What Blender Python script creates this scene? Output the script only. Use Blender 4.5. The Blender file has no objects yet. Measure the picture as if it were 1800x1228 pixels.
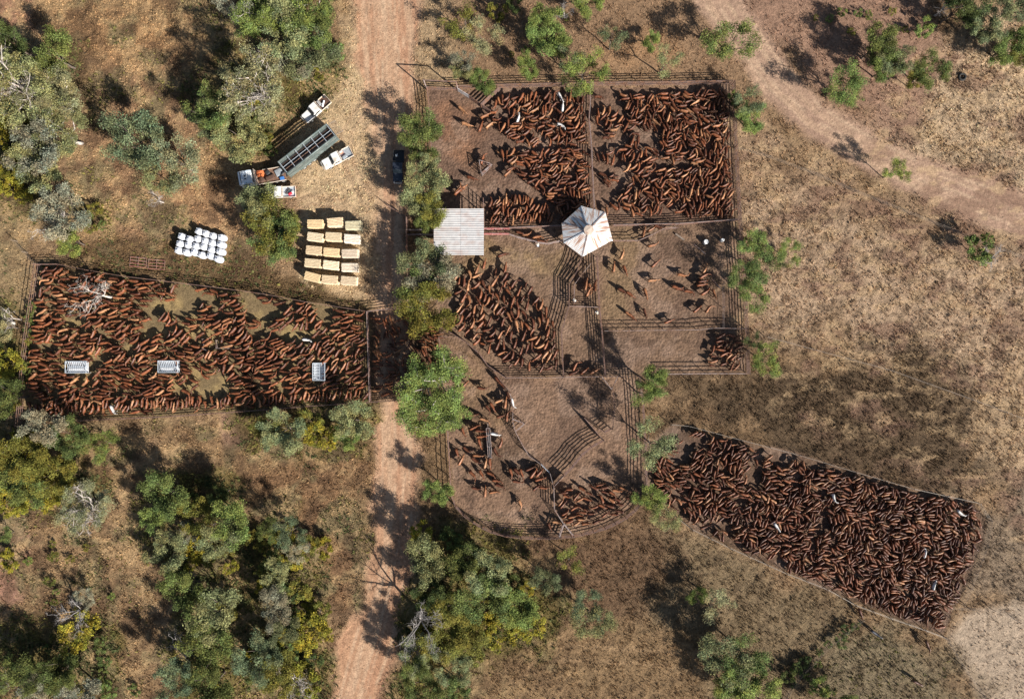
import bpy, bmesh, math, random
import numpy as np
from mathutils import Vector, Matrix, Euler

random.seed(11); rng = np.random.default_rng(11)
SC = bpy.context.scene
COL = SC.collection
H = 115.0                                   # height of the drone above the ground, metres
PX = 0.1                                    # one metre of ground covers ten pixels of the photograph

# ---------------------------------------------------------------- camera, sky, sun, exposure
cam_d = bpy.data.cameras.new('camera'); cam = bpy.data.objects.new('camera', cam_d); COL.objects.link(cam)
cam.location = (0, 0, H); cam.rotation_euler = (0, 0, 0)
cam_d.sensor_width = 36.0; cam_d.lens = 36.0 * H / 180.0; cam_d.clip_end = 6000.0
SC.camera = cam
SUN_EL = math.radians(30.0)
SUN_AZ = math.atan2(-0.643, 0.766)          # towards the sun, lower right of the picture
wd = bpy.data.worlds.new('World'); SC.world = wd; wd.use_nodes = True
nt = wd.node_tree; nt.nodes.clear()
sky = nt.nodes.new('ShaderNodeTexSky'); sky.sky_type = 'NISHITA'; sky.sun_disc = False
sky.sun_elevation = SUN_EL; sky.sun_rotation = math.pi / 2 - SUN_AZ
bg = nt.nodes.new('ShaderNodeBackground'); bg.inputs['Strength'].default_value = 0.05
wo = nt.nodes.new('ShaderNodeOutputWorld')
nt.links.new(sky.outputs[0], bg.inputs[0]); nt.links.new(bg.outputs[0], wo.inputs[0])
sl = bpy.data.lights.new('sun', 'SUN'); sl.energy = 5.0; sl.angle = math.radians(0.53); sl.color = (1.0, 0.955, 0.885)
sun = bpy.data.objects.new('sun', sl); COL.objects.link(sun)
sd = Vector((math.cos(SUN_EL) * math.cos(SUN_AZ), math.cos(SUN_EL) * math.sin(SUN_AZ), math.sin(SUN_EL)))
sun.rotation_euler = sd.to_track_quat('Z', 'Y').to_euler(); sun.location = sd * 200
SC.view_settings.view_transform = 'Standard'; SC.view_settings.look = 'None'
SC.view_settings.gamma = 1.0; SC.view_settings.use_curve_mapping = False
SC.view_settings.exposure = 1.12
SC.render.engine = 'CYCLES'
SC.cycles.max_bounces = 5; SC.cycles.diffuse_bounces = 3; SC.cycles.glossy_bounces = 2; SC.cycles.transmission_bounces = 3

# ---------------------------------------------------------------- helpers
def W(px, py, z=0.0):
    """plan position (metres) of the thing whose top, z above the ground, stands over this spot"""
    k = (H - z) / H
    return Vector(((px - 900) * PX * k, (614 - py) * PX * k, 0.0))

def lin(c):
    c = c / 255.0
    return c / 12.92 if c <= 0.04045 else ((c + 0.055) / 1.055) ** 2.4
def G(r, g, b, k=1.75):
    return (lin(r) / k, lin(g) / k, lin(b) / k)

def tag(o, label=None, cat=None, group=None, kind=None):
    if label: o['label'] = label
    if cat: o['category'] = cat
    if group: o['group'] = group
    if kind: o['kind'] = kind
    return o

def empty(name, loc=(0, 0, 0), rz=0.0):
    o = bpy.data.objects.new(name, None); COL.objects.link(o)
    o.location = loc; o.rotation_euler = (0, 0, rz); o.empty_display_size = 0.3
    return o

def link_mesh(name, me, mat=None, parent=None, loc=None):
    o = bpy.data.objects.new(name, me); COL.objects.link(o)
    if mat is not None and len(me.materials) == 0: me.materials.append(mat)
    if parent is not None: o.parent = parent
    if loc is not None: o.location = loc
    return o

def children(o): return [c for c in o.children]
def copy_tree(o, parent=None):
    c = o.copy(); COL.objects.link(c)
    if parent is not None: c.parent = parent
    for ch in children(o): copy_tree(ch, c)
    return c

class MB:
    """collects shapes for one mesh"""
    def __init__(s): s.v = []; s.f = []; s.smooth = False
    def add(s, vs, fs):
        n = len(s.v); s.v += [tuple(v) for v in vs]; s.f += [tuple(i + n for i in f) for f in fs]; return s
    def box(s, c, d, rz=0.0, taper=1.0, M=None):
        hx, hy, hz = d[0] / 2, d[1] / 2, d[2] / 2; vs = []
        for z in (-1, 1):
            t = taper if z > 0 else 1.0
            for x, y in ((-1, -1), (1, -1), (1, 1), (-1, 1)): vs.append(Vector((x * hx * t, y * hy * t, z * hz)))
        if rz: R = Matrix.Rotation(rz, 3, 'Z'); vs = [R @ v for v in vs]
        if M is not None: vs = [M @ v for v in vs]
        vs = [v + Vector(c) for v in vs]
        return s.add(vs, [(0, 3, 2, 1), (4, 5, 6, 7), (0, 1, 5, 4), (1, 2, 6, 5), (2, 3, 7, 6), (3, 0, 4, 7)])
    def bar(s, a, b, w=0.06, h=None):
        a, b = Vector(a), Vector(b); h = h or w; d = (b - a)
        if d.length < 1e-6: return s
        u = d.normalized(); up = Vector((0, 0, 1)) if abs(u.z) < 0.95 else Vector((1, 0, 0))
        x = u.cross(up).normalized() * w / 2; y = x.cross(u).normalized() * h / 2
        vs = [a - x - y, a + x - y, a + x + y, a - x + y, b - x - y, b + x - y, b + x + y, b - x + y]
        return s.add(vs, [(0, 1, 2, 3), (7, 6, 5, 4), (0, 4, 5, 1), (1, 5, 6, 2), (2, 6, 7, 3), (3, 7, 4, 0)])
    def tube(s, pts, rad, n=6, cap=True):
        pts = [Vector(p) for p in pts]; rad = rad if hasattr(rad, '__len__') else [rad] * len(pts)
        base = len(s.v); vs = []; fs = []
        for i, p in enumerate(pts):
            t = (pts[min(i + 1, len(pts) - 1)] - pts[max(i - 1, 0)])
            t = t.normalized() if t.length > 1e-9 else Vector((0, 0, 1))
            up = Vector((0, 0, 1)) if abs(t.z) < 0.9 else Vector((1, 0, 0))
            x = t.cross(up).normalized(); y = x.cross(t)
            for k in range(n):
                a = 2 * math.pi * k / n; vs.append(p + (x * math.cos(a) + y * math.sin(a)) * rad[i])
        for i in range(len(pts) - 1):
            for k in range(n):
                a, b = i * n + k, i * n + (k + 1) % n; fs.append((a, b, b + n, a + n))
        if cap: fs.append(tuple(range(n))[::-1]); fs.append(tuple((len(pts) - 1) * n + k for k in range(n)))
        return s.add(vs, fs)
    def cyl(s, c, r, h, n=12, axis='Z'):
        c = Vector(c); d = {'X': Vector((1, 0, 0)), 'Y': Vector((0, 1, 0)), 'Z': Vector((0, 0, 1))}[axis]
        return s.tube([c - d * h / 2, c + d * h / 2], r, n)
    def mesh(s, name, smooth=False, bevel=0.0):
        me = bpy.data.meshes.new(name); me.from_pydata(s.v, [], s.f)
        if bevel > 0:
            bm = bmesh.new(); bm.from_mesh(me)
            es = [e for e in bm.edges if len(e.link_faces) == 2 and e.calc_face_angle(0) > 0.5]
            bmesh.ops.bevel(bm, geom=es, offset=bevel, segments=2, affect='EDGES', profile=0.6, clamp_overlap=True)
            bm.to_mesh(me); bm.free()
        me.validate(); me.update()
        if smooth: me.polygons.foreach_set('use_smooth', [True] * len(me.polygons))
        return me
    def build(s, name, mat, parent=None, loc=None, smooth=False, bevel=0.0):
        return link_mesh(name, s.mesh(name, smooth, bevel), mat, parent, loc)

_perm = np.random.default_rng(5).random((256, 256))
def vnoise(x, y, s=0):
    x = np.asarray(x, float) + s * 17.13; y = np.asarray(y, float) + s * 9.71
    xi = np.floor(x).astype(int); yi = np.floor(y).astype(int); fx = x - xi; fy = y - yi
    fx = fx * fx * (3 - 2 * fx); fy = fy * fy * (3 - 2 * fy)
    a = _perm[xi & 255, yi & 255]; b = _perm[(xi + 1) & 255, yi & 255]
    c = _perm[xi & 255, (yi + 1) & 255]; d = _perm[(xi + 1) & 255, (yi + 1) & 255]
    return (a * (1 - fx) + b * fx) * (1 - fy) + (c * (1 - fx) + d * fx) * fy
def fbm(x, y, o=4, s=0):
    t = 0; a = 0.5; n = 0
    for i in range(o): t = t + a * vnoise(x * 2 ** i, y * 2 ** i, s + i * 3); n += a; a *= 0.55
    return t / n
def sstep(a, b, x):
    t = np.clip((x - a) / (b - a), 0, 1); return t * t * (3 - 2 * t)
def polydist(X, Y, poly):
    """signed distance, positive inside"""
    P = np.array(poly, float); d = np.full(X.shape, 1e9); ins = np.zeros(X.shape, bool); n = len(P)
    for i in range(n):
        a = P[i]; b = P[(i + 1) % n]; e = b - a; L = (e ** 2).sum() + 1e-12
        t = np.clip(((X - a[0]) * e[0] + (Y - a[1]) * e[1]) / L, 0, 1)
        d = np.minimum(d, np.hypot(X - a[0] - t * e[0], Y - a[1] - t * e[1]))
        if abs(e[1]) > 1e-9:
            c = ((a[1] > Y) != (b[1] > Y)) & (X < (b[0] - a[0]) * (Y - a[1]) / e[1] + a[0]); ins ^= c
    return np.where(ins, d, -d)
def linedist(X, Y, pts):
    """(distance minus local half width) along a road of (x, y, width); also signed offset across it"""
    best = np.full(X.shape, 1e9); off = np.zeros(X.shape)
    for (x0, y0, w0), (x1, y1, w1) in zip(pts[:-1], pts[1:]):
        ex, ey = x1 - x0, y1 - y0; L = ex * ex + ey * ey
        t = np.clip(((X - x0) * ex + (Y - y0) * ey) / L, 0, 1)
        dd = np.hypot(X - x0 - t * ex, Y - y0 - t * ey) - (w0 + (w1 - w0) * t) / 2
        sg = ((X - x0) * ey - (Y - y0) * ex) / math.sqrt(L)
        m = dd < best; best = np.where(m, dd, best); off = np.where(m, sg, off)
    return best, off

# ---------------------------------------------------------------- materials
def mat_new(name):
    m = bpy.data.materials.new(name); m.use_nodes = True
    n = m.node_tree.nodes; b = n['Principled BSDF']; return m, m.node_tree, n, b
def mk(name, col, rough=0.8, metal=0.0, var=0.25, scale=4.0, col2=None, amt=0.5, bump=0.0, spec=0.3):
    """plain procedural surface: mottled tone, an optional second colour in patches, fine relief"""
    m, t, n, b = mat_new(name)
    tc = n.new('ShaderNodeTexCoord'); oi = n.new('ShaderNodeObjectInfo')
    ad = n.new('ShaderNodeVectorMath'); ad.operation = 'MULTIPLY_ADD'
    t.links.new(oi.outputs['Random'], ad.inputs[0]); ad.inputs[1].default_value = (37, 23, 11)
    t.links.new(tc.outputs['Object'], ad.inputs[2])
    no = n.new('ShaderNodeTexNoise'); no.inputs['Scale'].default_value = scale; no.inputs['Detail'].default_value = 6
    t.links.new(ad.outputs[0], no.inputs['Vector'])
    mr = n.new('ShaderNodeMapRange'); mr.inputs['From Min'].default_value = 0.3; mr.inputs['From Max'].default_value = 0.7
    mr.inputs['To Min'].default_value = 1 - var; mr.inputs['To Max'].default_value = 1 + var
    t.links.new(no.outputs['Fac'], mr.inputs['Value'])
    src = None
    if col2 is not None:
        n2 = n.new('ShaderNodeTexNoise'); n2.inputs['Scale'].default_value = scale * 0.45; n2.inputs['Detail'].default_value = 5
        t.links.new(ad.outputs[0], n2.inputs['Vector'])
        cr = n.new('ShaderNodeMapRange'); cr.inputs['From Min'].default_value = 0.62 - amt * 0.3; cr.inputs['From Max'].default_value = 0.72 - amt * 0.2
        t.links.new(n2.outputs['Fac'], cr.inputs['Value'])
        mx = n.new('ShaderNodeMix'); mx.data_type = 'RGBA'
        mx.inputs[6].default_value = (*col, 1); mx.inputs[7].default_value = (*col2, 1)
        t.links.new(cr.outputs[0], mx.inputs[0]); src = mx.outputs[2]
    ml = n.new('ShaderNodeVectorMath'); ml.operation = 'SCALE'
    if src is None: ml.inputs[0].default_value = col
    else: t.links.new(src, ml.inputs[0])
    t.links.new(mr.outputs[0], ml.inputs['Scale']); t.links.new(ml.outputs[0], b.inputs['Base Color'])
    b.inputs['Roughness'].default_value = rough; b.inputs['Metallic'].default_value = metal
    b.inputs['Specular IOR Level'].default_value = spec
    if bump > 0:
        bp = n.new('ShaderNodeBump'); bp.inputs['Distance'].default_value = bump; bp.inputs['Strength'].default_value = 0.8
        t.links.new(no.outputs['Fac'], bp.inputs['Height']); t.links.new(bp.outputs[0], b.inputs['Normal'])
    return m
def mk_toned(name, rough, use_attr, spec=0.2, transl=0.0, scale=3.0, var=0.2):
    """colour of the individual (object colour, or the colour stored per animal or leaf) with fine mottling"""
    m, t, n, b = mat_new(name)
    at = n.new('ShaderNodeAttribute'); at.attribute_name = 'tone'
    if use_attr == 'attr': src = at.outputs['Color']
    else:
        oi = n.new('ShaderNodeObjectInfo'); src = oi.outputs['Color']
        if use_attr == 'both':
            mm = n.new('ShaderNodeMix'); mm.data_type = 'RGBA'; mm.blend_type = 'MULTIPLY'; mm.inputs[0].default_value = 1.0
            t.links.new(src, mm.inputs[6]); t.links.new(at.outputs['Color'], mm.inputs[7]); src = mm.outputs[2]
    tc = n.new('ShaderNodeTexCoord'); no = n.new('ShaderNodeTexNoise'); no.inputs['Scale'].default_value = scale; no.inputs['Detail'].default_value = 4
    t.links.new(tc.outputs['Object'], no.inputs['Vector'])
    mr = n.new('ShaderNodeMapRange'); mr.inputs['From Min'].default_value = 0.3; mr.inputs['From Max'].default_value = 0.7
    mr.inputs['To Min'].default_value = 1 - var; mr.inputs['To Max'].default_value = 1 + var
    t.links.new(no.outputs['Fac'], mr.inputs['Value'])
    ml = n.new('ShaderNodeVectorMath'); ml.operation = 'SCALE'
    t.links.new(src, ml.inputs[0]); t.links.new(mr.outputs[0], ml.inputs['Scale'])
    t.links.new(ml.outputs[0], b.inputs['Base Color'])
    b.inputs['Roughness'].default_value = rough; b.inputs['Specular IOR Level'].default_value = spec
    if transl > 0:
        tr = n.new('ShaderNodeBsdfTranslucent'); t.links.new(ml.outputs[0], tr.inputs['Color'])
        ms = n.new('ShaderNodeMixShader'); ms.inputs[0].default_value = transl
        t.links.new(b.outputs[0], ms.inputs[1]); t.links.new(tr.outputs[0], ms.inputs[2])
        t.links.new(ms.outputs[0], n['Material Output'].inputs['Surface'])
    return m

M = {}
M['rail'] = mk('rusty_steel', (0.15, 0.095, 0.08), 0.75, 0.0, 0.35, 3.0, (0.20, 0.10, 0.06), 0.5)
M['rail_light'] = mk('weathered_steel', (0.25, 0.20, 0.185), 0.6, 0.0, 0.25, 3.0, (0.20, 0.11, 0.08), 0.4)
M['rail_red'] = mk('red_oxide_paint', (0.34, 0.12, 0.11), 0.6, 0.0, 0.25, 3.0, (0.36, 0.25, 0.22), 0.4)
M['timber'] = mk('grey_timber', (0.21, 0.165, 0.13), 0.9, 0.0, 0.4, 5.0)
M['wire'] = mk('fence_wire', (0.22, 0.19, 0.16), 0.5, 0.3)
M['galv'] = mk('galvanised_steel', (0.50, 0.54, 0.58), 0.4, 0.35, 0.2, 2.0)
M['galv_pale'] = mk('pale_galvanised_sheet', (0.55, 0.55, 0.56), 0.45, 0.2, 0.2, 1.5, (0.40, 0.30, 0.25), 0.2)
M['roof'] = mk('corrugated_iron', (0.43, 0.415, 0.405), 0.5, 0.1, 0.12, 1.2, (0.41, 0.345, 0.32), 0.4)
M['white_paint'] = mk('white_vehicle_paint', (0.64, 0.63, 0.61), 0.35, 0.0, 0.10, 2.0, (0.50, 0.42, 0.33), 0.25, spec=0.5)
M['dark_paint'] = mk('dark_vehicle_paint', (0.02, 0.024, 0.035), 0.25, 0.0, 0.15, 3.0, spec=0.5)
M['blue_white'] = mk('dusty_blue_white_paint', (0.56, 0.62, 0.68), 0.35, 0.0, 0.12, 2.0, (0.70, 0.70, 0.68), 0.5, spec=0.5)
M['glass'] = mk('dark_glass', (0.02, 0.025, 0.03), 0.08, 0.0, 0.1, spec=0.6)
M['tyre'] = mk('tyre_rubber', (0.025, 0.024, 0.023), 0.85)
M['rim'] = mk('steel_rim', (0.45, 0.45, 0.44), 0.4, 0.4)
M['lamp'] = mk('lamp_lens', (0.75, 0.75, 0.72), 0.15, 0.0, 0.05)
M['tail'] = mk('tail_lens', (0.45, 0.03, 0.02), 0.2, 0.0, 0.05)
M['alloy'] = mk('tray_alloy', (0.42, 0.40, 0.38), 0.45, 0.3, 0.2)
M['tray_board'] = mk('cream_tray_side', (0.56, 0.47, 0.38), 0.55, 0.0, 0.12)
M['black'] = mk('black_plastic', (0.03, 0.03, 0.032), 0.6)
M['crate_green'] = mk('grey_green_crate', (0.105, 0.130, 0.122), 0.45, 0.1, 0.25, 1.5, (0.16, 0.175, 0.16), 0.4)
M['plank'] = mk('manured_plank', (0.16, 0.09, 0.06), 0.9, 0.0, 0.5, 4.0)
M['orange'] = mk('orange_plastic', (0.62, 0.17, 0.06), 0.6)
M['red'] = mk('red_fabric', (0.55, 0.03, 0.05), 0.8)
M['blue'] = mk('blue_fabric', (0.05, 0.16, 0.42), 0.7)
M['grey'] = mk('grey_canvas', (0.25, 0.27, 0.29), 0.85)
M['brown'] = mk('brown_leather', (0.09, 0.05, 0.035), 0.8, 0, 0.5, 6)
M['bag'] = mk('white_woven_bag', (0.62, 0.62, 0.63), 0.6, 0.0, 0.12, 7.0, (0.42, 0.45, 0.54), 0.45, bump=0.16)
M['twine'] = mk('bale_twine', (0.42, 0.28, 0.13), 0.9)
M['bark'] = mk('pale_bark', (0.42, 0.37, 0.33), 0.85, 0.0, 0.3, 3.0, (0.22, 0.17, 0.14), 0.3)
M['bark_dark'] = mk('dark_bark', (0.11, 0.085, 0.068), 0.95, 0.0, 0.4, 4.0)
M['bark_grey'] = mk('dead_grey_wood', (0.27, 0.245, 0.23), 0.9, 0.0, 0.3, 3.0)
M['leaf'] = mk_toned('foliage', 0.75, 'both', 0.10, 0.14, 1.2, 0.25)
M['grass'] = mk_toned('dry_grass_blades', 0.9, 'attr', 0.1, 0.15)
M['hide'] = mk_toned('cattle_hide', 0.46, 'obj', 0.38, 0, 2.5, 0.4)
M['hide_herd'] = mk_toned('herd_hide', 0.46, 'attr', 0.38, 0, 2.5, 0.4)
M['bale'] = mk_toned('pressed_hay', 0.95, 'obj', 0.1, 0.0, 9.0, 0.35)
M['skin'] = mk('skin', (0.42, 0.22, 0.14), 0.6)
M['shirt'] = mk('white_shirt', (0.75, 0.76, 0.78), 0.9)
M['jeans'] = mk('blue_jeans', (0.05, 0.08, 0.15), 0.9)
M['hat'] = mk('pale_felt_hat', (0.62, 0.55, 0.44), 0.9)
# ---------------------------------------------------------------- the ground: one sheet out to the horizon
STEP = 0.36
def axis(a):
    core = np.arange(-a, a + STEP / 2, STEP); out = []; d = STEP; x = core[-1]
    while x < 3000: d *= 1.22; x += d; out.append(x)
    out = np.array(out); return np.concatenate([-out[::-1], core, out])
gx = axis(98.0); gy = axis(69.0); NX, NY = len(gx), len(gy)
GX, GY = np.meshgrid(gx, gy); PXX = GX / PX + 900; PYY = 614 - GY / PX      # plan units of a tenth of a metre

ROAD1 = [(672, -120, 130), (676, 0, 118), (684, 90, 100), (690, 180, 88), (690, 280, 78), (688, 380, 72), (690, 520, 70), (694, 640, 60), (694, 710, 62), (698, 800, 74), (696, 880, 78), (690, 960, 62), (676, 1040, 62), (655, 1120, 78), (625, 1228, 100), (600, 1330, 110)]
ROAD2 = [(1180, -120, 90), (1262, -10, 88), (1310, 60, 76), (1362, 140, 64), (1430, 208, 62), (1520, 262, 64), (1620, 312, 72), (1720, 350, 80), (1820, 388, 84), (2000, 450, 80)]
PENS = {
 'west': [(72, 466), (160, 476), (300, 496), (470, 518), (648, 548), (653, 706), (430, 722), (160, 737), (38, 748), (50, 620)],
 'lane': [(648, 548), (720, 540), (775, 560), (790, 600), (775, 690), (712, 704), (653, 706)],
 'north': [(752, 156), (1040, 152), (1285, 149), (1297, 388), (1075, 400), (850, 404), (765, 400), (758, 260)],
 'centre': [(765, 400), (1297, 388), (1310, 578), (1313, 656), (890, 663), (773, 593), (765, 480)],
 'south': [(773, 593), (890, 663), (1122, 662), (1133, 868), (1090, 912), (1020, 938), (930, 942), (860, 930), (802, 887), (790, 780)],
 'southeast': [(1133, 800), (1180, 748), (1300, 772), (1400, 798), (1500, 828), (1600, 857), (1715, 882), (1735, 912), (1728, 955), (1660, 1117), (1560, 1080), (1380, 1005), (1280, 960), (1215, 928), (1135, 860)],
}
pert = (fbm(PXX / 70, PYY / 70, 6, 1) - 0.5) * 1.3
def soft(poly, f=12, p=26):
    return sstep(-f, f, polydist(PXX, PYY, poly) + pert * p * 2)
def lerp(T, col, m):
    return T + (np.array(col)[None, None, :] - T) * m[..., None]

n1 = fbm(PXX / 90, PYY / 90, 5, 2); n2 = fbm(PXX / 28, PYY / 28, 5, 7); n3 = fbm(PXX / 9, PYY / 9, 4, 13)
T = np.zeros(PXX.shape + (3,)); T[:] = G(172, 138, 100)
T = lerp(T, G(142, 112, 78), sstep(0.42, 0.64, n1))
T = lerp(T, G(120, 90, 62), sstep(0.52, 0.72, n2) * 0.6)
tuss = np.full(PXX.shape, 0.7); herb = np.zeros(PXX.shape); pock = np.zeros(PXX.shape)
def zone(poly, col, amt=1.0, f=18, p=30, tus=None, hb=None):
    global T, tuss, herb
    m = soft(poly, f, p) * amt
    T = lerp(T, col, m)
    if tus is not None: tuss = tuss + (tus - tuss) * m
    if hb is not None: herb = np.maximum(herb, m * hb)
# big grassland tracts
zone([(1300, 250), (1440, 300), (1620, 400), (1900, 480), (1900, 860), (1700, 860), (1560, 640), (1320, 600)], G(198, 165, 131), 0.95, 50, 90, 1.0)
zone([(1540, 130), (1700, 60), (1900, 40), (1900, 420), (1700, 330), (1590, 270), (1500, 190)], G(212, 180, 142), 0.95, 40, 70, 1.0)
zone([(1340, -60), (1640, -60), (1660, 120), (1600, 230), (1500, 240), (1400, 130), (1330, 40)], G(166, 128, 104), 0.9, 30, 50, 0.35)
zone([(1290, 260), (1400, 290), (1520, 330), (1700, 420), (1600, 430), (1400, 330), (1310, 330)], G(148, 114, 84), 0.6, 30, 40, 0.6)
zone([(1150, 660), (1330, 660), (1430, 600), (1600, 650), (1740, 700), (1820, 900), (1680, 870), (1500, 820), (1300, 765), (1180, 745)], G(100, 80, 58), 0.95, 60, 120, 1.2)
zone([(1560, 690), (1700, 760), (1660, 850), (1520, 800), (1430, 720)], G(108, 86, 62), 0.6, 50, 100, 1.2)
zone([(1730, 620), (1900, 600), (1900, 980), (1800, 960), (1745, 800)], G(204, 170, 130), 0.8, 40, 60, 0.9)
zone([(1690, 880), (1900, 860), (1900, 1080), (1680, 1060)], G(150, 128, 104), 0.9, 50, 90, 0.7)
zone([(1690, 1070), (1780, 1060), (1900, 1130), (1900, 1400), (1740, 1400), (1715, 1215), (1664, 1120)], G(190, 166, 140), 0.95, 12, 16, 0.25)
zone([(1140, 900), (1280, 965), (1450, 1035), (1560, 1085), (1660, 1120), (1720, 1220), (1700, 1400), (1000, 1400), (1080, 1060)], G(142, 120, 88), 0.85, 40, 70, 0.9)
zone([(1440, 1110), (1560, 1090), (1680, 1180), (1640, 1300), (1440, 1260)], G(140, 124, 94), 0.7, 26, 40, 0.8, 0.15)
zone([(860, 950), (1130, 890), (1180, 960), (1120, 1090), (950, 1090), (900, 1000)], G(122, 92, 66), 0.85, 34, 70, 0.9)
zone([(940, 1100), (1250, 1100), (1300, 1400), (780, 1400), (820, 1190)], G(156, 124, 86), 0.9, 24, 40, 0.9)
zone([(780, -80), (1240, -80), (1300, 60), (1330, 240), (1290, 150), (800, 150), (740, 60)], G(158, 124, 92), 0.85, 22, 40, 0.45)
zone([(1090, 30), (1190, 60), (1200, 110), (1120, 130), (1040, 120)], G(186, 142, 98), 0.7, 26, 40, 0.6)
zone([(740, -80), (800, -60), (790, 60), (820, 150), (740, 150), (705, 130), (700, 40)], G(196, 164, 122), 0.85, 18, 26, 0.8)
# north-west woodland floor, clearing, and the land south of the west yard
zone([(-80, -80), (430, -80), (420, 60), (330, 110), (160, 120), (60, 60), (-80, 60)], G(168, 132, 90), 0.9, 26, 60, 1.2)
zone([(150, 10), (300, 20), (330, 110), (220, 130), (130, 60)], G(186, 142, 94), 0.7, 26, 50, 1.2)
zone([(-40, -60), (60, -60), (70, 60), (60, 90), (-40, 70)], G(176, 128, 98), 0.8, 14, 40, 0.3)
zone([(150, 120), (400, 110), (390, 270), (330, 420), (120, 460), (150, 340)], G(172, 132, 94), 0.8, 26, 50, 0.8)
zone([(600, 40), (650, 60), (650, 360), (640, 540), (560, 520), (500, 330), (480, 280), (580, 160)], G(222, 188, 142), 0.95, 20, 40, 0.6)
zone([(320, 290), (480, 340), (520, 390), (420, 420), (300, 390), (240, 350)], G(186, 142, 98), 0.8, 26, 40, 0.7)
zone([(-80, 340), (70, 350), (60, 460), (40, 560), (-80, 560)], G(170, 142, 100), 0.85, 20, 30, 0.6)
zone([(130, 410), (420, 420), (520, 500), (640, 530), (640, 545), (470, 515), (230, 485), (110, 462)], G(118, 92, 58), 0.85, 16, 30, 0.9, 0.3)
zone([(340, 470), (520, 490), (640, 540), (520, 520), (400, 505)], G(112, 88, 56), 0.7, 16, 30, 0.9, 0.3)
zone([(408, 428), (450, 424), (462, 470), (420, 474)], G(104, 78, 56), 0.7, 14, 30, 0.5)
zone([(170, 745), (430, 730), (650, 715), (660, 860), (620, 950), (460, 890), (380, 800), (250, 780), (180, 860), (140, 800)], G(168, 132, 90), 0.9, 20, 40, 0.8)
zone([(452, 830), (640, 800), (650, 960), (600, 1100), (560, 1000), (480, 880)], G(152, 114, 78), 0.85, 20, 40, 1.0)
zone([(-60, 890), (180, 880), (240, 960), (290, 1080), (290, 1228), (190, 1228), (150, 1100), (60, 1080), (-60, 1020)], G(166, 132, 92), 0.9, 20, 40, 0.8, 0.05)
zone([(15, 895), (50, 920), (60, 975), (30, 990), (-10, 930)], G(196, 142, 118), 0.8, 10, 30, 0.2)
zone([(-20, 1000), (40, 1010), (36, 1040), (-20, 1050)], G(196, 142, 118), 0.7, 10, 30, 0.2)
zone([(-10, 1205), (28, 1205), (28, 1250), (-10, 1250)], G(206, 142, 120), 0.9, 6, 16, 0.1)
zone([(388, 725), (432, 722), (428, 780), (396, 784)], G(158, 122, 98), 0.8, 8, 14, 0.1)
# green herb layer under the thickets
HERB = [[(-40, 170), (60, 190), (120, 250), (100, 350), (40, 370), (-40, 370)], [(380, 90), (600, 60), (625, 130), (590, 150), (520, 200), (480, 280), (400, 270), (350, 190)],
        [(-40, 540), (40, 560), (34, 745), (120, 790), (190, 860), (110, 895), (-40, 905)], [(250, 810), (380, 840), (430, 900), (520, 900), (560, 1000), (600, 1120), (570, 1300), (270, 1300), (300, 1040), (240, 920)],
        [(700, 930), (790, 920), (920, 960), (980, 1060), (950, 1130), (830, 1170), (800, 1260), (700, 1260), (690, 1100)], [(440, 728), (640, 715), (655, 770), (580, 800), (450, 790)],
        [(-40, 1120), (160, 1090), (200, 1140), (180, 1300), (-40, 1300)], [(60, 60), (150, 100), (160, 200), (60, 200), (-40, 120)], [(130, 330), (210, 350), (200, 400), (130, 400)]]
for hp in HERB: zone(hp, G(112, 102, 44), 0.75, 20, 50, 0.4, 1.0)
# stock yards
zone(PENS['west'], G(138, 116, 80), 1.0, 4, 4, 0.0)
zone(PENS['lane'], G(116, 90, 66), 1.0, 8, 8, 0.0)
zone(PENS['north'], G(132, 102, 82), 1.0, 5, 5, 0.0)
zone([(770, 190), (830, 180), (850, 230), (830, 280), (780, 280)], G(158, 112, 80), 0.7, 18, 30, 0.0)
zone(PENS['centre'], G(140, 110, 86), 1.0, 5, 5, 0.0)
zone([(860, 430), (990, 440), (985, 480), (900, 470), (800, 470), (850, 450)], G(158, 128, 88), 0.8, 14, 24, 0.0)
zone([(1060, 410), (1180, 410), (1120, 450), (1090, 560), (1062, 560)], G(146, 118, 84), 0.7, 14, 24, 0.0)
zone(PENS['south'], G(146, 114, 90), 1.0, 5, 5, 0.0)
zone([(850, 780), (930, 790), (960, 840), (900, 880), (850, 840)], G(98, 76, 58), 0.7, 14, 24, 0.0)
zone([(800, 610), (850, 640), (880, 740), (830, 760), (790, 720)], G(150, 118, 84), 0.7, 14, 24, 0.0)
zone(PENS['southeast'], G(118, 92, 72), 1.0, 5, 6, 0.0)
zone([(1130, 790), (1185, 750), (1215, 790), (1160, 830)], G(136, 112, 94), 0.8, 10, 16, 0.0)
for k in ('north', 'centre', 'south'): pock = np.maximum(pock, soft(PENS[k], 6, 6))
pock = np.maximum(pock, soft(PENS['southeast'], 6, 6) * 0.7)
zone([(429, 600), (446, 598), (448, 692), (430, 694)], G(62, 46, 34), 0.8, 4, 8, 0.0)
pens_m = np.clip(soft(PENS['north'], 5, 5) + soft(PENS['centre'], 5, 5) + soft(PENS['south'], 5, 5) + soft(PENS['southeast'], 5, 5), 0, 1)
T = lerp(T, G(104, 80, 66), pens_m * sstep(0.53, 0.66, fbm(PXX / 48, PYY / 48, 5, 201)) * 0.55)
T = lerp(T, G(164, 134, 112), pens_m * sstep(0.54, 0.66, fbm(PXX / 36, PYY / 36, 5, 211)) * 0.5)
T = lerp(T, G(90, 70, 54), pens_m * sstep(0.66, 0.72, fbm(PXX / 7, PYY / 7, 2, 221)) * 0.5)
# straw spread along the west yard
straw = soft([(90, 500), (640, 570), (640, 690), (60, 700)], 10, 20) * sstep(0.5, 0.62, n2)
T = lerp(T, G(176, 148, 94), straw * 0.8)
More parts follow.
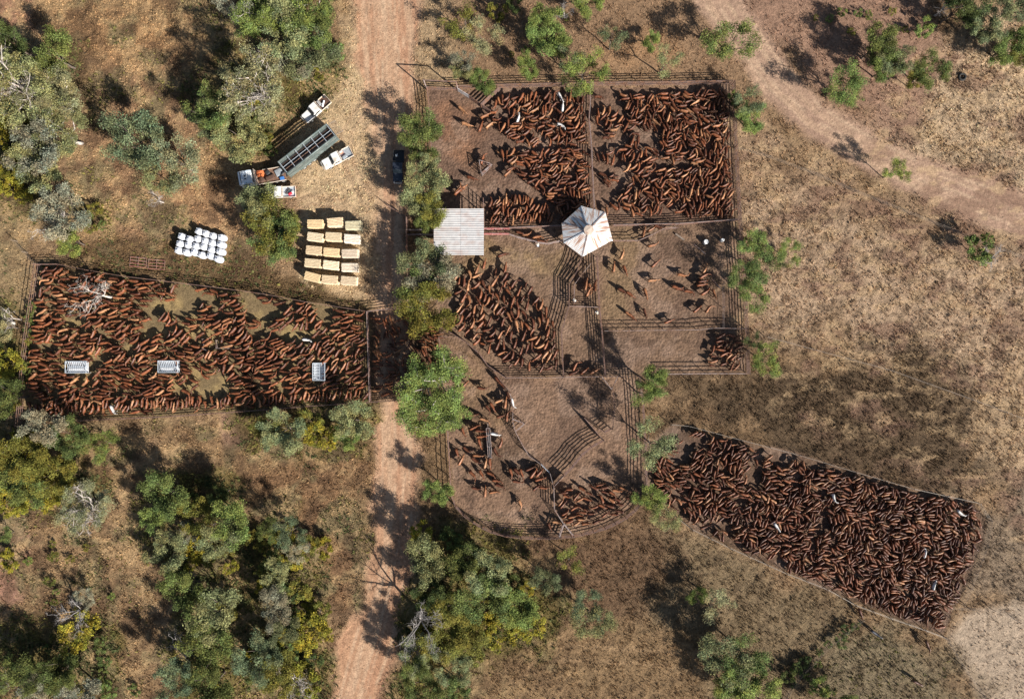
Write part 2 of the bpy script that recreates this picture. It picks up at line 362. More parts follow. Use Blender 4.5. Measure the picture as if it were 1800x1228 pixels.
# mottled litter and weeds of the woodland floor
wood_m = soft([(-60, -60), (600, -60), (620, 120), (500, 270), (420, 460), (80, 460), (-60, 420)], 30, 60) + soft([(-60, 740), (640, 730), (660, 1300), (-60, 1300)], 30, 60) + soft([(690, 930), (1000, 950), (980, 1300), (690, 1300)], 30, 60) * 0.6
q1 = fbm(PXX / 46, PYY / 46, 5, 101); q2 = fbm(PXX / 24, PYY / 24, 5, 111)
T = lerp(T, G(148, 132, 92), np.clip(wood_m, 0, 1) * sstep(0.50, 0.62, q1) * 0.75)
T = lerp(T, G(98, 72, 52), np.clip(wood_m, 0, 1) * sstep(0.54, 0.66, q2) * 0.6)
T = lerp(T, G(206, 168, 116), np.clip(wood_m, 0, 1) * sstep(0.47, 0.36, q2) * 0.6)
herb = np.maximum(herb, np.clip(wood_m, 0, 1) * sstep(0.56, 0.66, q1) * 0.25)
# pale dusty verge of the top road
T = lerp(T, G(206, 172, 132), soft([(606, -80), (742, -80), (720, 60), (712, 140), (640, 230), (640, 120)], 14, 24) * 0.8)
RUT = np.zeros(PXX.shape)
# the two dirt roads
for R, c1, c2 in ((ROAD1, G(204, 162, 126), G(194, 142, 106)), (ROAD2, G(176, 140, 116), G(188, 152, 124))):
    d, off = linedist(PXX, PYY, R)
    m = sstep(9, -11, d + pert * (46 if R is ROAD1 else 26))
    inside_w = soft(PENS['west'], 3, 2); m = m * (1 - inside_w)
    T = lerp(T, c1, m); tuss = tuss * (1 - m); herb = herb * (1 - m); pock = pock * (1 - m)
    w = fbm(off / 7 + 40, PYY / 240 + PXX / 240, 4, 21)
    if R is ROAD1: T = lerp(T, G(196, 146, 108), m * sstep(720, 1000, PYY) * 0.8)
    T = lerp(T, c2, m * sstep(0.40, 0.62, w) * 0.8)
    for o_ in (-26, -9, 10, 27):            # wheel ruts
        wob = (fbm(PYY / 160 + o_, PXX / 160, 3, 77) - 0.5) * 26
        rut = np.exp(-((off - o_ * (0.8 if R is ROAD2 else 1.0) - wob) / 2.6) ** 2) * sstep(0.40, 0.55, fbm(PXX / 40 + o_, PYY / 40, 3, 79))
        T = lerp(T, G(222, 188, 152), m * rut * 0.6); RUT = RUT + m * rut
    T = lerp(T, G(214, 176, 140), m * sstep(0.55, 0.68, fbm(off / 5 + 10, PYY / 180 + PXX / 180, 3, 31)) * 0.5)
# wheel tracks turning off the road into the parking place, loose straw about the bales
for tr in ([(660, 150, 5), (620, 200, 5), (600, 235, 5), (610, 300, 5), (640, 360, 5)], [(672, 160, 5), (634, 210, 5), (616, 240, 5), (624, 296, 5), (654, 350, 5)], [(655, 400, 5), (600, 350, 5), (540, 345, 5), (500, 365, 5)], [(650, 415, 5), (600, 364, 5), (545, 358, 5), (505, 378, 5)], [(650, 520, 6), (640, 440, 6), (645, 380, 6), (660, 300, 6)]):
    d, off = linedist(PXX, PYY, tr); T = lerp(T, G(186, 150, 116), sstep(5, -3, d + pert * 8) * 0.6)
T = lerp(T, G(226, 196, 150), soft([(525, 375), (645, 375), (650, 505), (525, 505)], 8, 14) * sstep(0.48, 0.62, n3) * 0.7)
# long shallow mower and stock trails through the grass
for tr in ([(1290, 560, 6), (1420, 605, 7), (1560, 640, 7), (1700, 690, 6), (1820, 740, 6)], [(1600, 170, 5), (1660, 260, 5), (1800, 245, 5)], [(980, 1160, 5), (1140, 1166, 5), (1280, 1190, 5)], [(940, 1130, 5), (1100, 1140, 5), (1240, 1150, 5)], [(1310, 300, 8), (1430, 400, 8), (1560, 470, 8), (1700, 540, 8), (1820, 580, 8)], [(1750, 760, 9), (1700, 820, 9), (1730, 700, 9), (1820, 620, 9)]):
    d, off = linedist(PXX, PYY, tr); T = lerp(T, G(190, 154, 112), sstep(6, -3, d + pert * 14) * 0.55)
LU = (T @ np.array([0.3, 0.6, 0.1]))[..., None]; T = LU + (T - LU) * 0.90
T *= (0.86 + 0.28 * n3)[..., None] * (0.85 + 0.3 * fbm(PXX / 4.2, PYY / 4.2, 2, 41))[..., None]
T = np.clip(T, 0.004, 0.9)

# pinkish bare soil showing between the straw of the right hand paddocks
pad = soft([(1290, 230), (1500, 250), (1560, 120), (1900, 40), (1900, 1060), (1690, 860), (1300, 640)], 40, 80)
T = lerp(T, G(150, 118, 98), pad * sstep(0.52, 0.64, fbm(PXX / 55, PYY / 34, 5, 131)) * 0.7)
T = lerp(T, G(208, 176, 136), pad * sstep(0.52, 0.64, fbm(PXX / 30, PYY / 12, 5, 141)) * 0.5)
wx = (fbm(GX / 9, GY / 9, 3, 151) - 0.5) * 9; wy = (fbm(GX / 9, GY / 9, 3, 161) - 0.5) * 9
ridge = fbm((GX + wx) / 2.6, (GY + wy) / 1.1, 4, 171)
spots_ = sstep(0.60, 0.72, fbm(GX / 1.3, GY / 1.3, 2, 181))
T = lerp(T, G(96, 76, 58), np.clip(tuss, 0, 1) * spots_ * 0.42)
relief = (fbm(GX / 0.75, GY / 0.75, 3, 51) - 0.5) + (ridge - 0.5) * 1.5
Z = -0.06 - 0.03 * RUT + relief * (0.06 + 0.22 * np.clip(tuss, 0, 1.2)) + (fbm(GX / 2.5, GY / 2.5, 3, 61) - 0.5) * 0.10 * np.clip(tuss + herb, 0, 1.2) + (fbm(GX / 0.5, GY / 0.5, 2, 71) - 0.5) * 0.09 * pock
far = np.maximum(np.abs(GX) - 120, np.abs(GY) - 90)
Z = np.where(far > 0, -0.06, Z); Z = np.minimum(Z, 0.12)

me = bpy.data.meshes.new('ground'); nv = NX * NY
me.vertices.add(nv); me.vertices.foreach_set('co', np.stack([GX, GY, Z], -1).astype(np.float32).ravel())
ii = (np.arange(NY - 1)[:, None] * NX + np.arange(NX - 1)[None, :]).ravel()
quads = np.stack([ii, ii + 1, ii + 1 + NX, ii + NX], -1).astype(np.int32); nq = len(quads)
me.loops.add(nq * 4); me.loops.foreach_set('vertex_index', quads.ravel())
me.polygons.add(nq); me.polygons.foreach_set('loop_start', np.arange(0, nq * 4, 4, dtype=np.int32))
me.polygons.foreach_set('use_smooth', np.ones(nq, bool)); me.update(calc_edges=True)
ca = me.color_attributes.new('tint', 'FLOAT_COLOR', 'POINT')
ca.data.foreach_set('color', np.concatenate([T, np.ones(T.shape[:2] + (1,))], -1).astype(np.float32).ravel())
zb = me.color_attributes.new('zones', 'FLOAT_COLOR', 'POINT')
zb.data.foreach_set('color', np.stack([np.clip(tuss, 0, 1), pock, herb, np.ones_like(tuss)], -1).astype(np.float32).ravel())

def ground_material():
    m, t, n, b = mat_new('bare_earth_and_grass'); L = t.links.new
    a = n.new('ShaderNodeAttribute'); a.attribute_name = 'tint'
    z = n.new('ShaderNodeAttribute'); z.attribute_name = 'zones'
    sp = n.new('ShaderNodeSeparateColor'); L(z.outputs['Color'], sp.inputs[0])
    g = n.new('ShaderNodeNewGeometry')
    def noise(sc, det, rough=0.6):
        x = n.new('ShaderNodeTexNoise'); x.inputs['Scale'].default_value = sc; x.inputs['Detail'].default_value = det
        x.inputs['Roughness'].default_value = rough; L(g.outputs['Position'], x.inputs['Vector']); return x.outputs['Fac']
    def rng_(v, a0, a1, b0, b1):
        x = n.new('ShaderNodeMapRange'); L(v, x.inputs['Value'])
        for k, q in zip(('From Min', 'From Max', 'To Min', 'To Max'), (a0, a1, b0, b1)): x.inputs[k].default_value = q
        return x.outputs[0]
    def mth(op, p, q):
        x = n.new('ShaderNodeMath'); x.operation = op
        for i, v in enumerate((p, q)):
            if isinstance(v, (int, float)): x.inputs[i].default_value = v
            else: L(v, x.inputs[i])
        return x.outputs[0]
    fine = noise(4.5, 5, 0.75); mid = noise(1.5, 5, 0.7)
    k = mth('MULTIPLY', rng_(fine, 0.3, 0.7, 0.60, 1.40), rng_(mid, 0.3, 0.7, 0.72, 1.28))
    ml = n.new('ShaderNodeVectorMath'); ml.operation = 'SCALE'; L(a.outputs['Color'], ml.inputs[0]); L(k, ml.inputs['Scale'])
    # scattered dung and dark stalks
    sv = n.new('ShaderNodeTexVoronoi'); sv.inputs['Scale'].default_value = 1.1; sv.inputs['Randomness'].default_value = 1.0; L(g.outputs['Position'], sv.inputs['Vector'])
    spot = mth('MULTIPLY', rng_(sv.outputs['Distance'], 0.14, 0.22, 1.0, 0.0), rng_(noise(0.35, 3), 0.5, 0.62, 0.0, 0.65))
    mx = n.new('ShaderNodeMix'); mx.data_type = 'RGBA'; L(spot, mx.inputs[0]); L(ml.outputs[0], mx.inputs[6]); mx.inputs[7].default_value = (0.055, 0.042, 0.03, 1)
    L(mx.outputs[2], b.inputs['Base Color'])
    b.inputs['Roughness'].default_value = 0.95; b.inputs['Specular IOR Level'].default_value = 0.12
    vo = n.new('ShaderNodeTexVoronoi'); vo.inputs['Scale'].default_value = 2.3; L(g.outputs['Position'], vo.inputs['Vector'])
    hoof = mth('MULTIPLY', mth('MULTIPLY', vo.outputs['Distance'], -0.11), sp.outputs['Green'])
    grass = mth('MULTIPLY', mth('ADD', mth('MULTIPLY', mid, 0.34), mth('MULTIPLY', fine, 0.22)), mth('ADD', sp.outputs['Red'], 0.18))
    bp = n.new('ShaderNodeBump'); bp.inputs['Strength'].default_value = 0.9; bp.inputs['Distance'].default_value = 1.0
    L(mth('ADD', hoof, mth('ADD', grass, mth('MULTIPLY', fine, 0.03))), bp.inputs['Height']); L(bp.outputs[0], b.inputs['Normal'])
    return m
ground = link_mesh('ground', me, ground_material()); tag(ground, kind='structure')

def sample(A, x, y):
    i = np.clip(np.searchsorted(gx, x), 0, NX - 1); j = np.clip(np.searchsorted(gy, y), 0, NY - 1); return A[j, i]

# ---------------------------------------------------------------- grass and herb tufts (nobody could count them)
def tufts(name, N, weight, hgt, wid, nb, colour, label, spread=0.5):
    x = rng.uniform(-96, 96, N * 3); y = rng.uniform(-66, 66, N * 3)
    keep = rng.random(N * 3) < np.clip(weight(x, y), 0, 1)
    x, y = x[keep][:N], y[keep][:N]; n = len(x)
    z = sample(Z, x, y) - 0.03; c = colour(x, y, n)
    s = rng.uniform(0.6, 1.5, n)
    ang = rng.uniform(0, 2 * math.pi, (n, nb)); tilt = rng.uniform(0.25, 1.0, (n, nb)) * spread
    h = hgt * s[:, None] * rng.uniform(0.7, 1.2, (n, nb)); w = wid * s[:, None] * np.ones((1, nb))
    dx, dy = np.cos(ang), np.sin(ang)
    base = np.stack([np.repeat(x[:, None], nb, 1), np.repeat(y[:, None], nb, 1), np.repeat(z[:, None], nb, 1)], -1)
    base[..., 0] += dx * 0.05; base[..., 1] += dy * 0.05
    side = np.stack([-dy * w / 2, dx * w / 2, np.zeros_like(w)], -1)
    tip = base + np.stack([dx * h * tilt, dy * h * tilt, h * np.sqrt(np.clip(1 - tilt ** 2 * 0.8, 0.1, 1))], -1)
    V = np.stack([base - side, base + side, tip], 2).reshape(-1, 3); nt_ = n * nb
    m = bpy.data.meshes.new(name); m.vertices.add(len(V)); m.vertices.foreach_set('co', V.astype(np.float32).ravel())
    m.loops.add(nt_ * 3); m.loops.foreach_set('vertex_index', np.arange(nt_ * 3, dtype=np.int32))
    m.polygons.add(nt_); m.polygons.foreach_set('loop_start', np.arange(0, nt_ * 3, 3, dtype=np.int32)); m.update(calc_edges=True)
    at = m.color_attributes.new('tone', 'FLOAT_COLOR', 'POINT')
    cc = np.repeat(np.concatenate([c, np.ones((n, 1))], 1), nb * 3, 0); at.data.foreach_set('color', cc.astype(np.float32).ravel())
    o = link_mesh(name, m, M['grass']); tag(o, label, 'grass', None, 'stuff'); return o
def straw_col(x, y, n):
    t = sample(T, x, y); return np.clip(t * rng.uniform(0.95, 2.0, (n, 1)), 0.01, 0.6)
def herb_col(x, y, n):
    a = np.array([0.125, 0.118, 0.038]); b = np.array([0.075, 0.088, 0.034]); c = np.array([0.18, 0.155, 0.045])
    q = fbm(x / 3, y / 3, 3, 81)[:, None]; col = a + (b - a) * sstep(0.5, 0.35, q) + (c - a) * sstep(0.52, 0.66, q)
    return np.clip(col * rng.uniform(0.6, 1.4, (n, 1)), 0.005, 0.5)
tufts('dry_grass', 110000, lambda x, y: sample(tuss, x, y) * (0.25 + 0.9 * sstep(0.38, 0.62, fbm(x / 1.6, y / 1.6, 3, 91))), 0.27, 0.085, 5, straw_col, 'dry straw coloured tussock grass over the paddocks around the yards', 0.8)
tufts('undergrowth', 75000, lambda x, y: sample(herb, x, y) * (0.2 + sstep(0.36, 0.6, fbm(x / 2.2, y / 2.2, 3, 95))), 0.40, 0.13, 5, herb_col, 'low yellow green undergrowth between the trees of the woodland', 0.95)
# ---------------------------------------------------------------- fences
def pts_of(poly): return [W(px, py) for px, py in poly]
def resample(P, gap):
    """posts at the corners and at even steps between"""
    out = [P[0]]
    for a, b in zip(P[:-1], P[1:]):
        n = max(1, round((b - a).length / gap))
        out += [a.lerp(b, i / n) for i in range(1, n + 1)]
    return out
_post = {}
def post_mesh(h, w, key):
    k = (round(h, 2), round(w, 3), key)
    if k not in _post:
        b = MB(); b.tube([(0, 0, -0.15), (0, 0, h)], w / 2, 6); me_ = b.mesh('post'); me_.materials.append(M[key]); _post[k] = me_
    return _post[k]
def fence(poly, label, h=1.75, rails=(0.35, 0.7, 1.05, 1.4, 1.72), rail=(0.055, 0.10), gap=3.0, post_w=0.11, mat='rail', top=None, name='yard_fence', cat='fence', post_h=None, group=None):
    P = pts_of(poly); o = P[0].copy(); root = empty(name, o); tag(root, label, cat, group)
    for i, z in enumerate(rails):
        b = MB()
        for a, c in zip(P[:-1], P[1:]):
            b.bar(a - o + Vector((0, 0, z)), c - o + Vector((0, 0, z)), rail[0], rail[1])
        m = M[top] if (top and i == len(rails) - 1) else M[mat]
        b.build('rail' if rail[1] > 0.03 else 'wire', m, root)
    for p in resample(P, gap):
        link_mesh('post', post_mesh(post_h or h + 0.06, post_w, mat), None, root, p - o)
    return root

fence([(68, 466), (110, 466), (160, 476), (225, 487), (300, 496), (400, 508), (470, 518), (545, 532), (648, 548)], 'long rusty fence along the upper side of the western feed yard', rails=(0.4, 0.8, 1.2, 1.6), gap=3.6)
fence([(73, 466), (62, 540), (50, 625), (40, 747)], 'rusty rail fence at the left end of the western feed yard', h=1.8, rails=(0.4, 0.85, 1.3, 1.75), rail=(0.05, 0.08))
fence([(40, 747), (160, 737), (300, 731), (430, 722), (555, 712), (653, 706)], 'long rusty fence along the lower side of the western feed yard')
fence([(648, 548), (650, 620), (653, 706)], 'fence closing the right end of the western feed yard beside the lane', top='rail_light')
fence([(653, 706), (712, 702)], 'low gate across the dirt road at the foot of the lane', rails=(0.3, 0.6, 0.9, 1.2), h=1.3, gap=6)
fence([(648, 548), (690, 543), (718, 541)], 'short fence over the top of the lane under the tree shadow', rails=(0.4, 0.8, 1.2, 1.6), top='rail_light')
fence([(805, 158), (870, 156), (1040, 152), (1160, 151), (1286, 149)], 'pinkish brown rail fence along the top of the northern yards', h=1.9, rails=(0.35, 0.75, 1.15, 1.55, 1.88))
fence([(752, 158), (804, 160)], 'closed rail gate below the tall gateway arch', rails=(0.3, 0.65, 1.0, 1.35), h=1.4, gap=5.2)
fence([(752, 160), (757, 200), (761, 300), (764, 366)], 'fence down the left side of the bare north west yard', h=1.9, rails=(0.5, 1.0, 1.45, 1.85))
fence([(826, 174), (845, 188), (862, 199)], 'dark solid drafting gate slanting into the north west yard', rails=(0.3, 0.55, 0.8, 1.05, 1.3, 1.5), h=1.5, rail=(0.06, 0.16), gap=2.2)
fence([(846, 189), (862, 174), (878, 160)], 'slanting wide railed panel at the corner of the crowded north yard', rails=(0.3, 0.65, 1.0, 1.35, 1.7), rail=(0.16, 0.12), gap=2.4)
fence([(1036, 155), (1036, 185), (1034, 215), (1038, 260), (1041, 330), (1043, 372)], 'kinked fence dividing the two crowded northern yards', top='rail_light', rail=(0.07, 0.10))
fence([(1286, 149), (1290, 260), (1297, 388)], 'tall rail fence along the right side of the north east yard', h=1.9, rails=(0.3, 0.7, 1.1, 1.5, 1.88))
fence([(1297, 388), (1304, 480), (1309, 578), (1312, 656)], 'rail fence along the right side of the eastern yards', h=1.9, rails=(0.3, 0.7, 1.1, 1.5, 1.88))
fence([(1076, 398), (1130, 397), (1190, 396), (1245, 392), (1297, 388)], 'pale topped fence between the north east yard and the yard of scattered cattle', top='rail_light', rail=(0.065, 0.10))
fence([(895, 403), (940, 401), (990, 399)], 'pale topped fence running left from the hexagonal shed', top='rail_light', rail=(0.065, 0.10), gap=2.4)
fence([(850, 404), (895, 404)], 'upper red painted side of the short race beside the square shed', mat='rail_red', rails=(0.3, 0.65, 1.0, 1.35, 1.7), gap=1.5, rail=(0.06, 0.10))
fence([(850, 413), (895, 413)], 'lower red painted side of the short race beside the square shed', mat='rail_red', rails=(0.3, 0.65, 1.0, 1.35, 1.7), gap=1.5, rail=(0.06, 0.10))
fence([(895, 413), (908, 418), (945, 428), (963, 430), (990, 424)], 'bent dusty fence closing the forcing pen left of the hexagonal shed', rail=(0.06, 0.10), mat='rail_light', gap=2.4)
fence([(1060, 582), (1140, 581), (1225, 580), (1250, 577), (1310, 578)], 'fence across the middle of the eastern yards under scattered cattle', rails=(0.5, 1.1, 1.65), top='rail_light', gap=3.2)
fence([(890, 663), (960, 663), (1055, 661), (1120, 661)], 'fence along the top of the empty round yard', top='rail_light', h=1.8)
fence([(1168, 657), (1240, 656), (1312, 656)], 'fence along the foot of the lower eastern yard', h=1.9, rails=(0.5, 1.1, 1.8), mat='rail_light', rail=(0.065, 0.12))
fence([(1048, 452), (1052, 540), (1057, 590), (1062, 661)], 'tall rail fence right of the narrow race casting striped shadow', h=1.9, rails=(0.3, 0.65, 1.0, 1.35, 1.7, 1.9), gap=2.6)
fence([(1021, 452), (1013, 478), (999, 502), (999, 538), (986, 584), (988, 630), (990, 662)], 'bent rail fence along the left side of the cattle race', h=1.9, rails=(0.3, 0.65, 1.0, 1.35, 1.7, 1.9), gap=2.6)
fence([(1037, 465), (1022, 483), (1008, 502), (1008, 536)], 'inner fence of the narrow working race below the hexagonal shed', top='rail_light', gap=2.2)
fence([(1000, 539), (1030, 540), (1054, 541)], 'cross gate with pale top rail at the foot of the race', rails=(0.3, 0.65, 1.0, 1.35, 1.7), top='rail_light', gap=2.7)
fence([(1077, 425), (1120, 425), (1145, 414), (1165, 404), (1190, 402)], 'angled fence of the laneway right of the hexagonal shed', rails=(0.5, 1.0, 1.5), top='rail_light', gap=2.6)
fence([(773, 593), (790, 592), (815, 597)], 'corner fence at the top left of the southern yard', rails=(0.4, 0.8, 1.2, 1.6))
fence([(773, 593), (777, 640), (786, 720), (790, 790), (794, 865), (802, 887)], 'rail fence down the left side of the southern yard', h=1.9, rails=(0.5, 1.2, 1.85))
fence([(802, 887), (816, 902), (832, 914), (848, 924), (866, 932), (890, 938), (915, 941), (940, 942), (965, 942), (985, 941), (1003, 939), (1022, 936), (1042, 931), (1062, 925), (1080, 917), (1098, 907), (1114, 894), (1125, 881), (1133, 868)], 'curved rail fence around the bottom of the southern yards', h=1.9, rails=(0.3, 0.7, 1.1, 1.5, 1.85), gap=2.2)
fence([(784, 579), (805, 592), (822, 603), (843, 621), (858, 642), (890, 664)], 'heavy diagonal fence between the central mob and the southern yard', rail=(0.10, 0.10), gap=2.4)
fence([(868, 652), (882, 671), (897, 688)], 'open rail gate swung out below the diagonal fence', rails=(0.3, 0.6, 0.9, 1.2, 1.5), h=1.5, gap=4.5)
fence([(897, 690), (902, 715), (901, 738), (906, 757), (918, 779), (929, 798), (950, 813)], 'curving divider fence down the left side of the round yard', top='rail_light', rail=(0.06, 0.10), gap=2.2)
fence([(966, 829), (973, 854), (974, 893), (990, 917)], 'pale divider fence left of the mob in the lower round yard', mat='rail_light', rail=(0.06, 0.10), gap=2.4)
fence([(990, 917), (982, 940)], 'short pale brace gate at the bottom of the divider fence', mat='rail_light', rail=(0.14, 0.10), gap=2.4)
fence([(990, 917), (1008, 939)], 'second pale brace gate fanning right at the bottom of the divider fence', mat='rail_light', rail=(0.10, 0.10), gap=2.8)
fence([(901, 735), (922, 743), (906, 757)], 'small triangular gate bay on the left edge of the round yard', mat='rail_light', rail=(0.06, 0.08), gap=2.4)
fence([(1060, 772), (1038, 783), (1020, 799), (1006, 817), (990, 833)], 'curved panel fence in the round yard with barred shadow', rails=(0.3, 0.65, 1.0, 1.35, 1.7, 2.0), h=2.0, gap=2.3)
fence([(1026, 733), (1043, 753), (1060, 773)], 'dark heavy gate leaf standing in the round yard', rails=(0.3, 0.6, 0.9, 1.2, 1.5), h=1.5, rail=(0.12, 0.1), gap=2.8)
fence([(1072, 752), (1062, 758), (1050, 752)], 'short railed gate beside the tall tree shadow in the round yard', rails=(0.3, 0.7, 1.1, 1.5, 1.9), h=1.9, gap=2.0)
fence([(1075, 684), (1077, 718), (1074, 752)], 'single rail fence rising through the tree shadow of the round yard', rails=(1.9,), h=1.9, rail=(0.09, 0.1), gap=3.5)
fence([(1122, 661), (1127, 700), (1130, 750), (1133, 800), (1133, 866)], 'high rail fence along the right side of the round yard', h=2.2, rails=(0.4, 0.9, 1.4, 1.8, 2.2))
fence([(1268, 500), (1269, 540), (1268, 577)], 'light inner fence at the right of the scattered cattle yard', rails=(0.5, 1.0, 1.5), rail=(0.02, 0.035), mat='rail_light')
fence([(850, 352), (852, 403)], 'ladder like rail panel attached to the right of the square shed', h=2.0, rails=(0.4, 0.9, 1.4, 1.95), gap=0.9)
fence([(718, 406), (762, 406)], 'upper rail of the loading race left of the square shed', mat='rail_light', rails=(0.4, 0.9, 1.4), gap=2.2)
fence([(718, 414), (762, 414)], 'lower rail of the loading race left of the square shed', mat='rail_light', rails=(0.4, 0.9, 1.4), gap=2.2)
fence([(684, 364), (700, 374), (716, 384)], 'rusty slanting wing fence above the loading ramp', rails=(0.4, 0.9, 1.4), gap=1.8)
fence([(717, 448), (719, 470), (720, 500)], 'short fence below the loading ramp beside the roadside trees', rails=(0.4, 0.9, 1.4), gap=2.5)
fence([(384, 598), (384, 612), (425, 612)], 'low rail frame in the middle of the western mob', rails=(0.4, 0.9), h=1.0, mat='rail_light', gap=2.2)
fence([(371, 596), (360, 596), (360, 612), (372, 618)], 'small bent pipe frame among cattle in the western yard', rails=(0.4, 0.9), h=1.0, mat='rail_light', gap=2.2)
# solid steel drafting sheets
def sheet(poly, label, h, mat, name='solid_panel', z0=0.15):
    P = pts_of(poly); o = P[0].copy(); r = empty(name, o); tag(r, label, 'panel')
    for a, c in zip(P[:-1], P[1:]):
        n = max(1, round((c - a).length / 2.2))
        for i in range(n):
            p, q = a.lerp(c, (i + 0.01) / n), a.lerp(c, (i + 0.99) / n)
            MB().bar(p - o + Vector((0, 0, (h + z0) / 2)), q - o + Vector((0, 0, (h + z0) / 2)), 0.06, h - z0).build('panel', M[mat], r)
    for p in resample(P, 2.2): link_mesh('post', post_mesh(h + 0.1, 0.12, 'rail'), None, r, p - o)
    return r
sheet([(717, 385), (717, 447)], 'dark solid side of the loading ramp beside the road', 2.2, 'rail')
sheet([(805, 161), (826, 174)], 'grey sheeted gate leaf slanting down from the gateway arch', 1.6, 'galv_pale')
sheet([(950, 813), (966, 829)], 'pale blue sheeted gate in the divider fence of the round yard', 1.5, 'galv')
sheet([(990, 834), (974, 851)], 'dusty pale gate leaf lying open into the lower round yard', 1.4, 'rail_light')
# gateway arch
P1, P2 = W(750, 157), W(805, 160); r = empty('gateway_arch', P1); tag(r, 'tall steel gateway arch at the top left corner of the yards', 'gateway')
for p in (P1, P2): MB().tube([p - P1 + Vector((0, 0, -0.2)), p - P1 + Vector((0, 0, 4.0))], 0.11, 8).build('post', M['rail_light'], r)
MB().bar(Vector((0, 0, 3.95)), P2 - P1 + Vector((0, 0, 3.95)), 0.12, 0.14).build('crossbar', M['rail'], r)
# forked gate stay above the round yard
a, b_, c = W(1058, 662, 2.5), W(1086, 662, 2.5), W(1075, 684, 2.5); r = empty('gate_stay', a); tag(r, 'forked steel stay at the top right of the round yard', 'gate frame')
for p in (a, b_):
    MB().bar(p - a + Vector((0, 0, 2.5)), c - a + Vector((0, 0, 2.5)), 0.10, 0.10).build('stay', M['rail_light'], r)
for p in (a, b_, c): MB().tube([p - a, p - a + Vector((0, 0, 2.5))], 0.06, 6).build('post', M['rail'], r)
# wire stock fences
WR = dict(rails=(0.4, 0.75, 1.1, 1.35), rail=(0.018, 0.018), gap=5.0, post_w=0.12, h=1.4, name='wire_fence')
fence([(1178, 745), (1210, 748), (1300, 772), (1400, 798), (1500, 828), (1600, 857), (1715, 882), (1735, 912)], 'wire fence along the upper edge of the packed south east yard', mat='wire', **WR)
fence([(1735, 912), (1728, 955), (1700, 1030), (1660, 1118)], 'wire fence along the right end of the packed south east yard', mat='timber', **{**WR, 'gap': 3.2})
fence([(1135, 858), (1165, 890), (1215, 928), (1280, 960), (1380, 1005), (1450, 1032), (1500, 1060), (1560, 1082), (1620, 1103), (1660, 1118)], 'wire fence along the lower edge of the packed south east yard', mat='wire', **{**WR, 'gap': 3.5})
fence([(1660, 1120), (1687, 1165), (1722, 1216), (1760, 1290)], 'slack wire fence trailing off below the south east yard', mat='timber', **WR)
fence([(1292, 262), (1350, 278), (1430, 308), (1500, 338), (1600, 378), (1700, 418), (1830, 468)], 'paddock wire fence running down right from the north east yard', mat='timber', **{**WR, 'gap': 6})
fence([(1345, 592), (1430, 615), (1560, 650), (1700, 700), (1820, 745)], 'old wire fence through the dry grass right of the yards', mat='timber', **{**WR, 'gap': 8})
fence([(1512, 1085), (1455, 1130), (1400, 1188), (1365, 1240)], 'broken fence line overgrown with brush below the south east yard', mat='timber', **{**WR, 'gap': 4})
fence([(1664, 1065), (1740, 1068), (1830, 1110)], 'short wire fence leaving the south east yard corner to the right', mat='timber', **{**WR, 'gap': 5})
fence([(30, 424), (68, 464)], 'old wire fence at the upper left corner of the western yard', mat='timber', **{**WR, 'gap': 3})
# loose poles
for (x0, y0, x1, y1, lab) in ((1219, 429, 1240, 447, 'pale pole lying in the tree shadow of the scattered cattle yard'), (1251, 491, 1266, 507, 'pale pole lying right of the row of cattle in the eastern yard'), (1187, 411, 1202, 422, 'dark log lying below the pale topped eastern fence')):
    p, q = W(x0, y0), W(x1, y1); o = MB().tube([Vector((0, 0, 0.15)), q - p + Vector((0, 0, 0.2))], 0.07 if 'pole' in lab else 0.16, 7).build('fallen_pole', M['rail_light' if 'pole' in lab else 'timber'], None, p); tag(o, lab, 'pole')

# ---------------------------------------------------------------- square iron shed
def corrugated(L, Wd, z, pitch=0.19, amp=0.022):
    n = int(Wd / pitch * 4); vs = []; fs = []
    for i in range(n + 1):
        y = -Wd / 2 + Wd * i / n; zz = z + amp * math.sin(2 * math.pi * y / pitch)
        vs += [(-L / 2, y, zz), (L / 2, y, zz)]
    for i in range(n): fs.append((2 * i, 2 * i + 1, 2 * i + 3, 2 * i + 2))
    return MB().add(vs, fs)
c0 = W(806.5, 407.5, 3.1); shed = empty('square_shed', c0); tag(shed, 'square open shed with streaked pink and silver corrugated roof', 'shed')
w, d = 8.55, 7.85; rows = 10
mr_ = [M['roof'], M['galv_pale'], M['roof'], M['galv_pale'], M['roof']]
for col_ in range(2):
    Lc = w * 0.56 if col_ == 0 else w * 0.46; cx = -w / 2 + Lc / 2 if col_ == 0 else w / 2 - Lc / 2
    for k in range(rows):
        y = d / 2 - (k + 0.5) * d / rows
        cm = corrugated(Lc, d / rows + 0.06, 0, 0.36, 0.032)
        o = cm.build('roof_sheet', M['roof'], shed, (cx, y, 3.1 + 0.012 * (k % 2) + 0.02 * col_ + 0.05 * (y / d)))
for x in (-4.1, 0.3, 4.1):
    for y in (-3.75, 3.75): MB().tube([(x, y, -0.2), (x, y, 3.0)], 0.09, 8).build('post', M['rail'], shed)
for y in (-3.75, 0, 3.75): MB().bar((-4.2, y, 2.96), (4.2, y, 2.96), 0.1, 0.16).build('beam', M['rail'], shed)
for x in (-4.1, 4.1): MB().bar((x, -3.7, 2.8), (x, 3.7, 2.8), 0.1, 0.14).build('beam', M['rail'], shed)

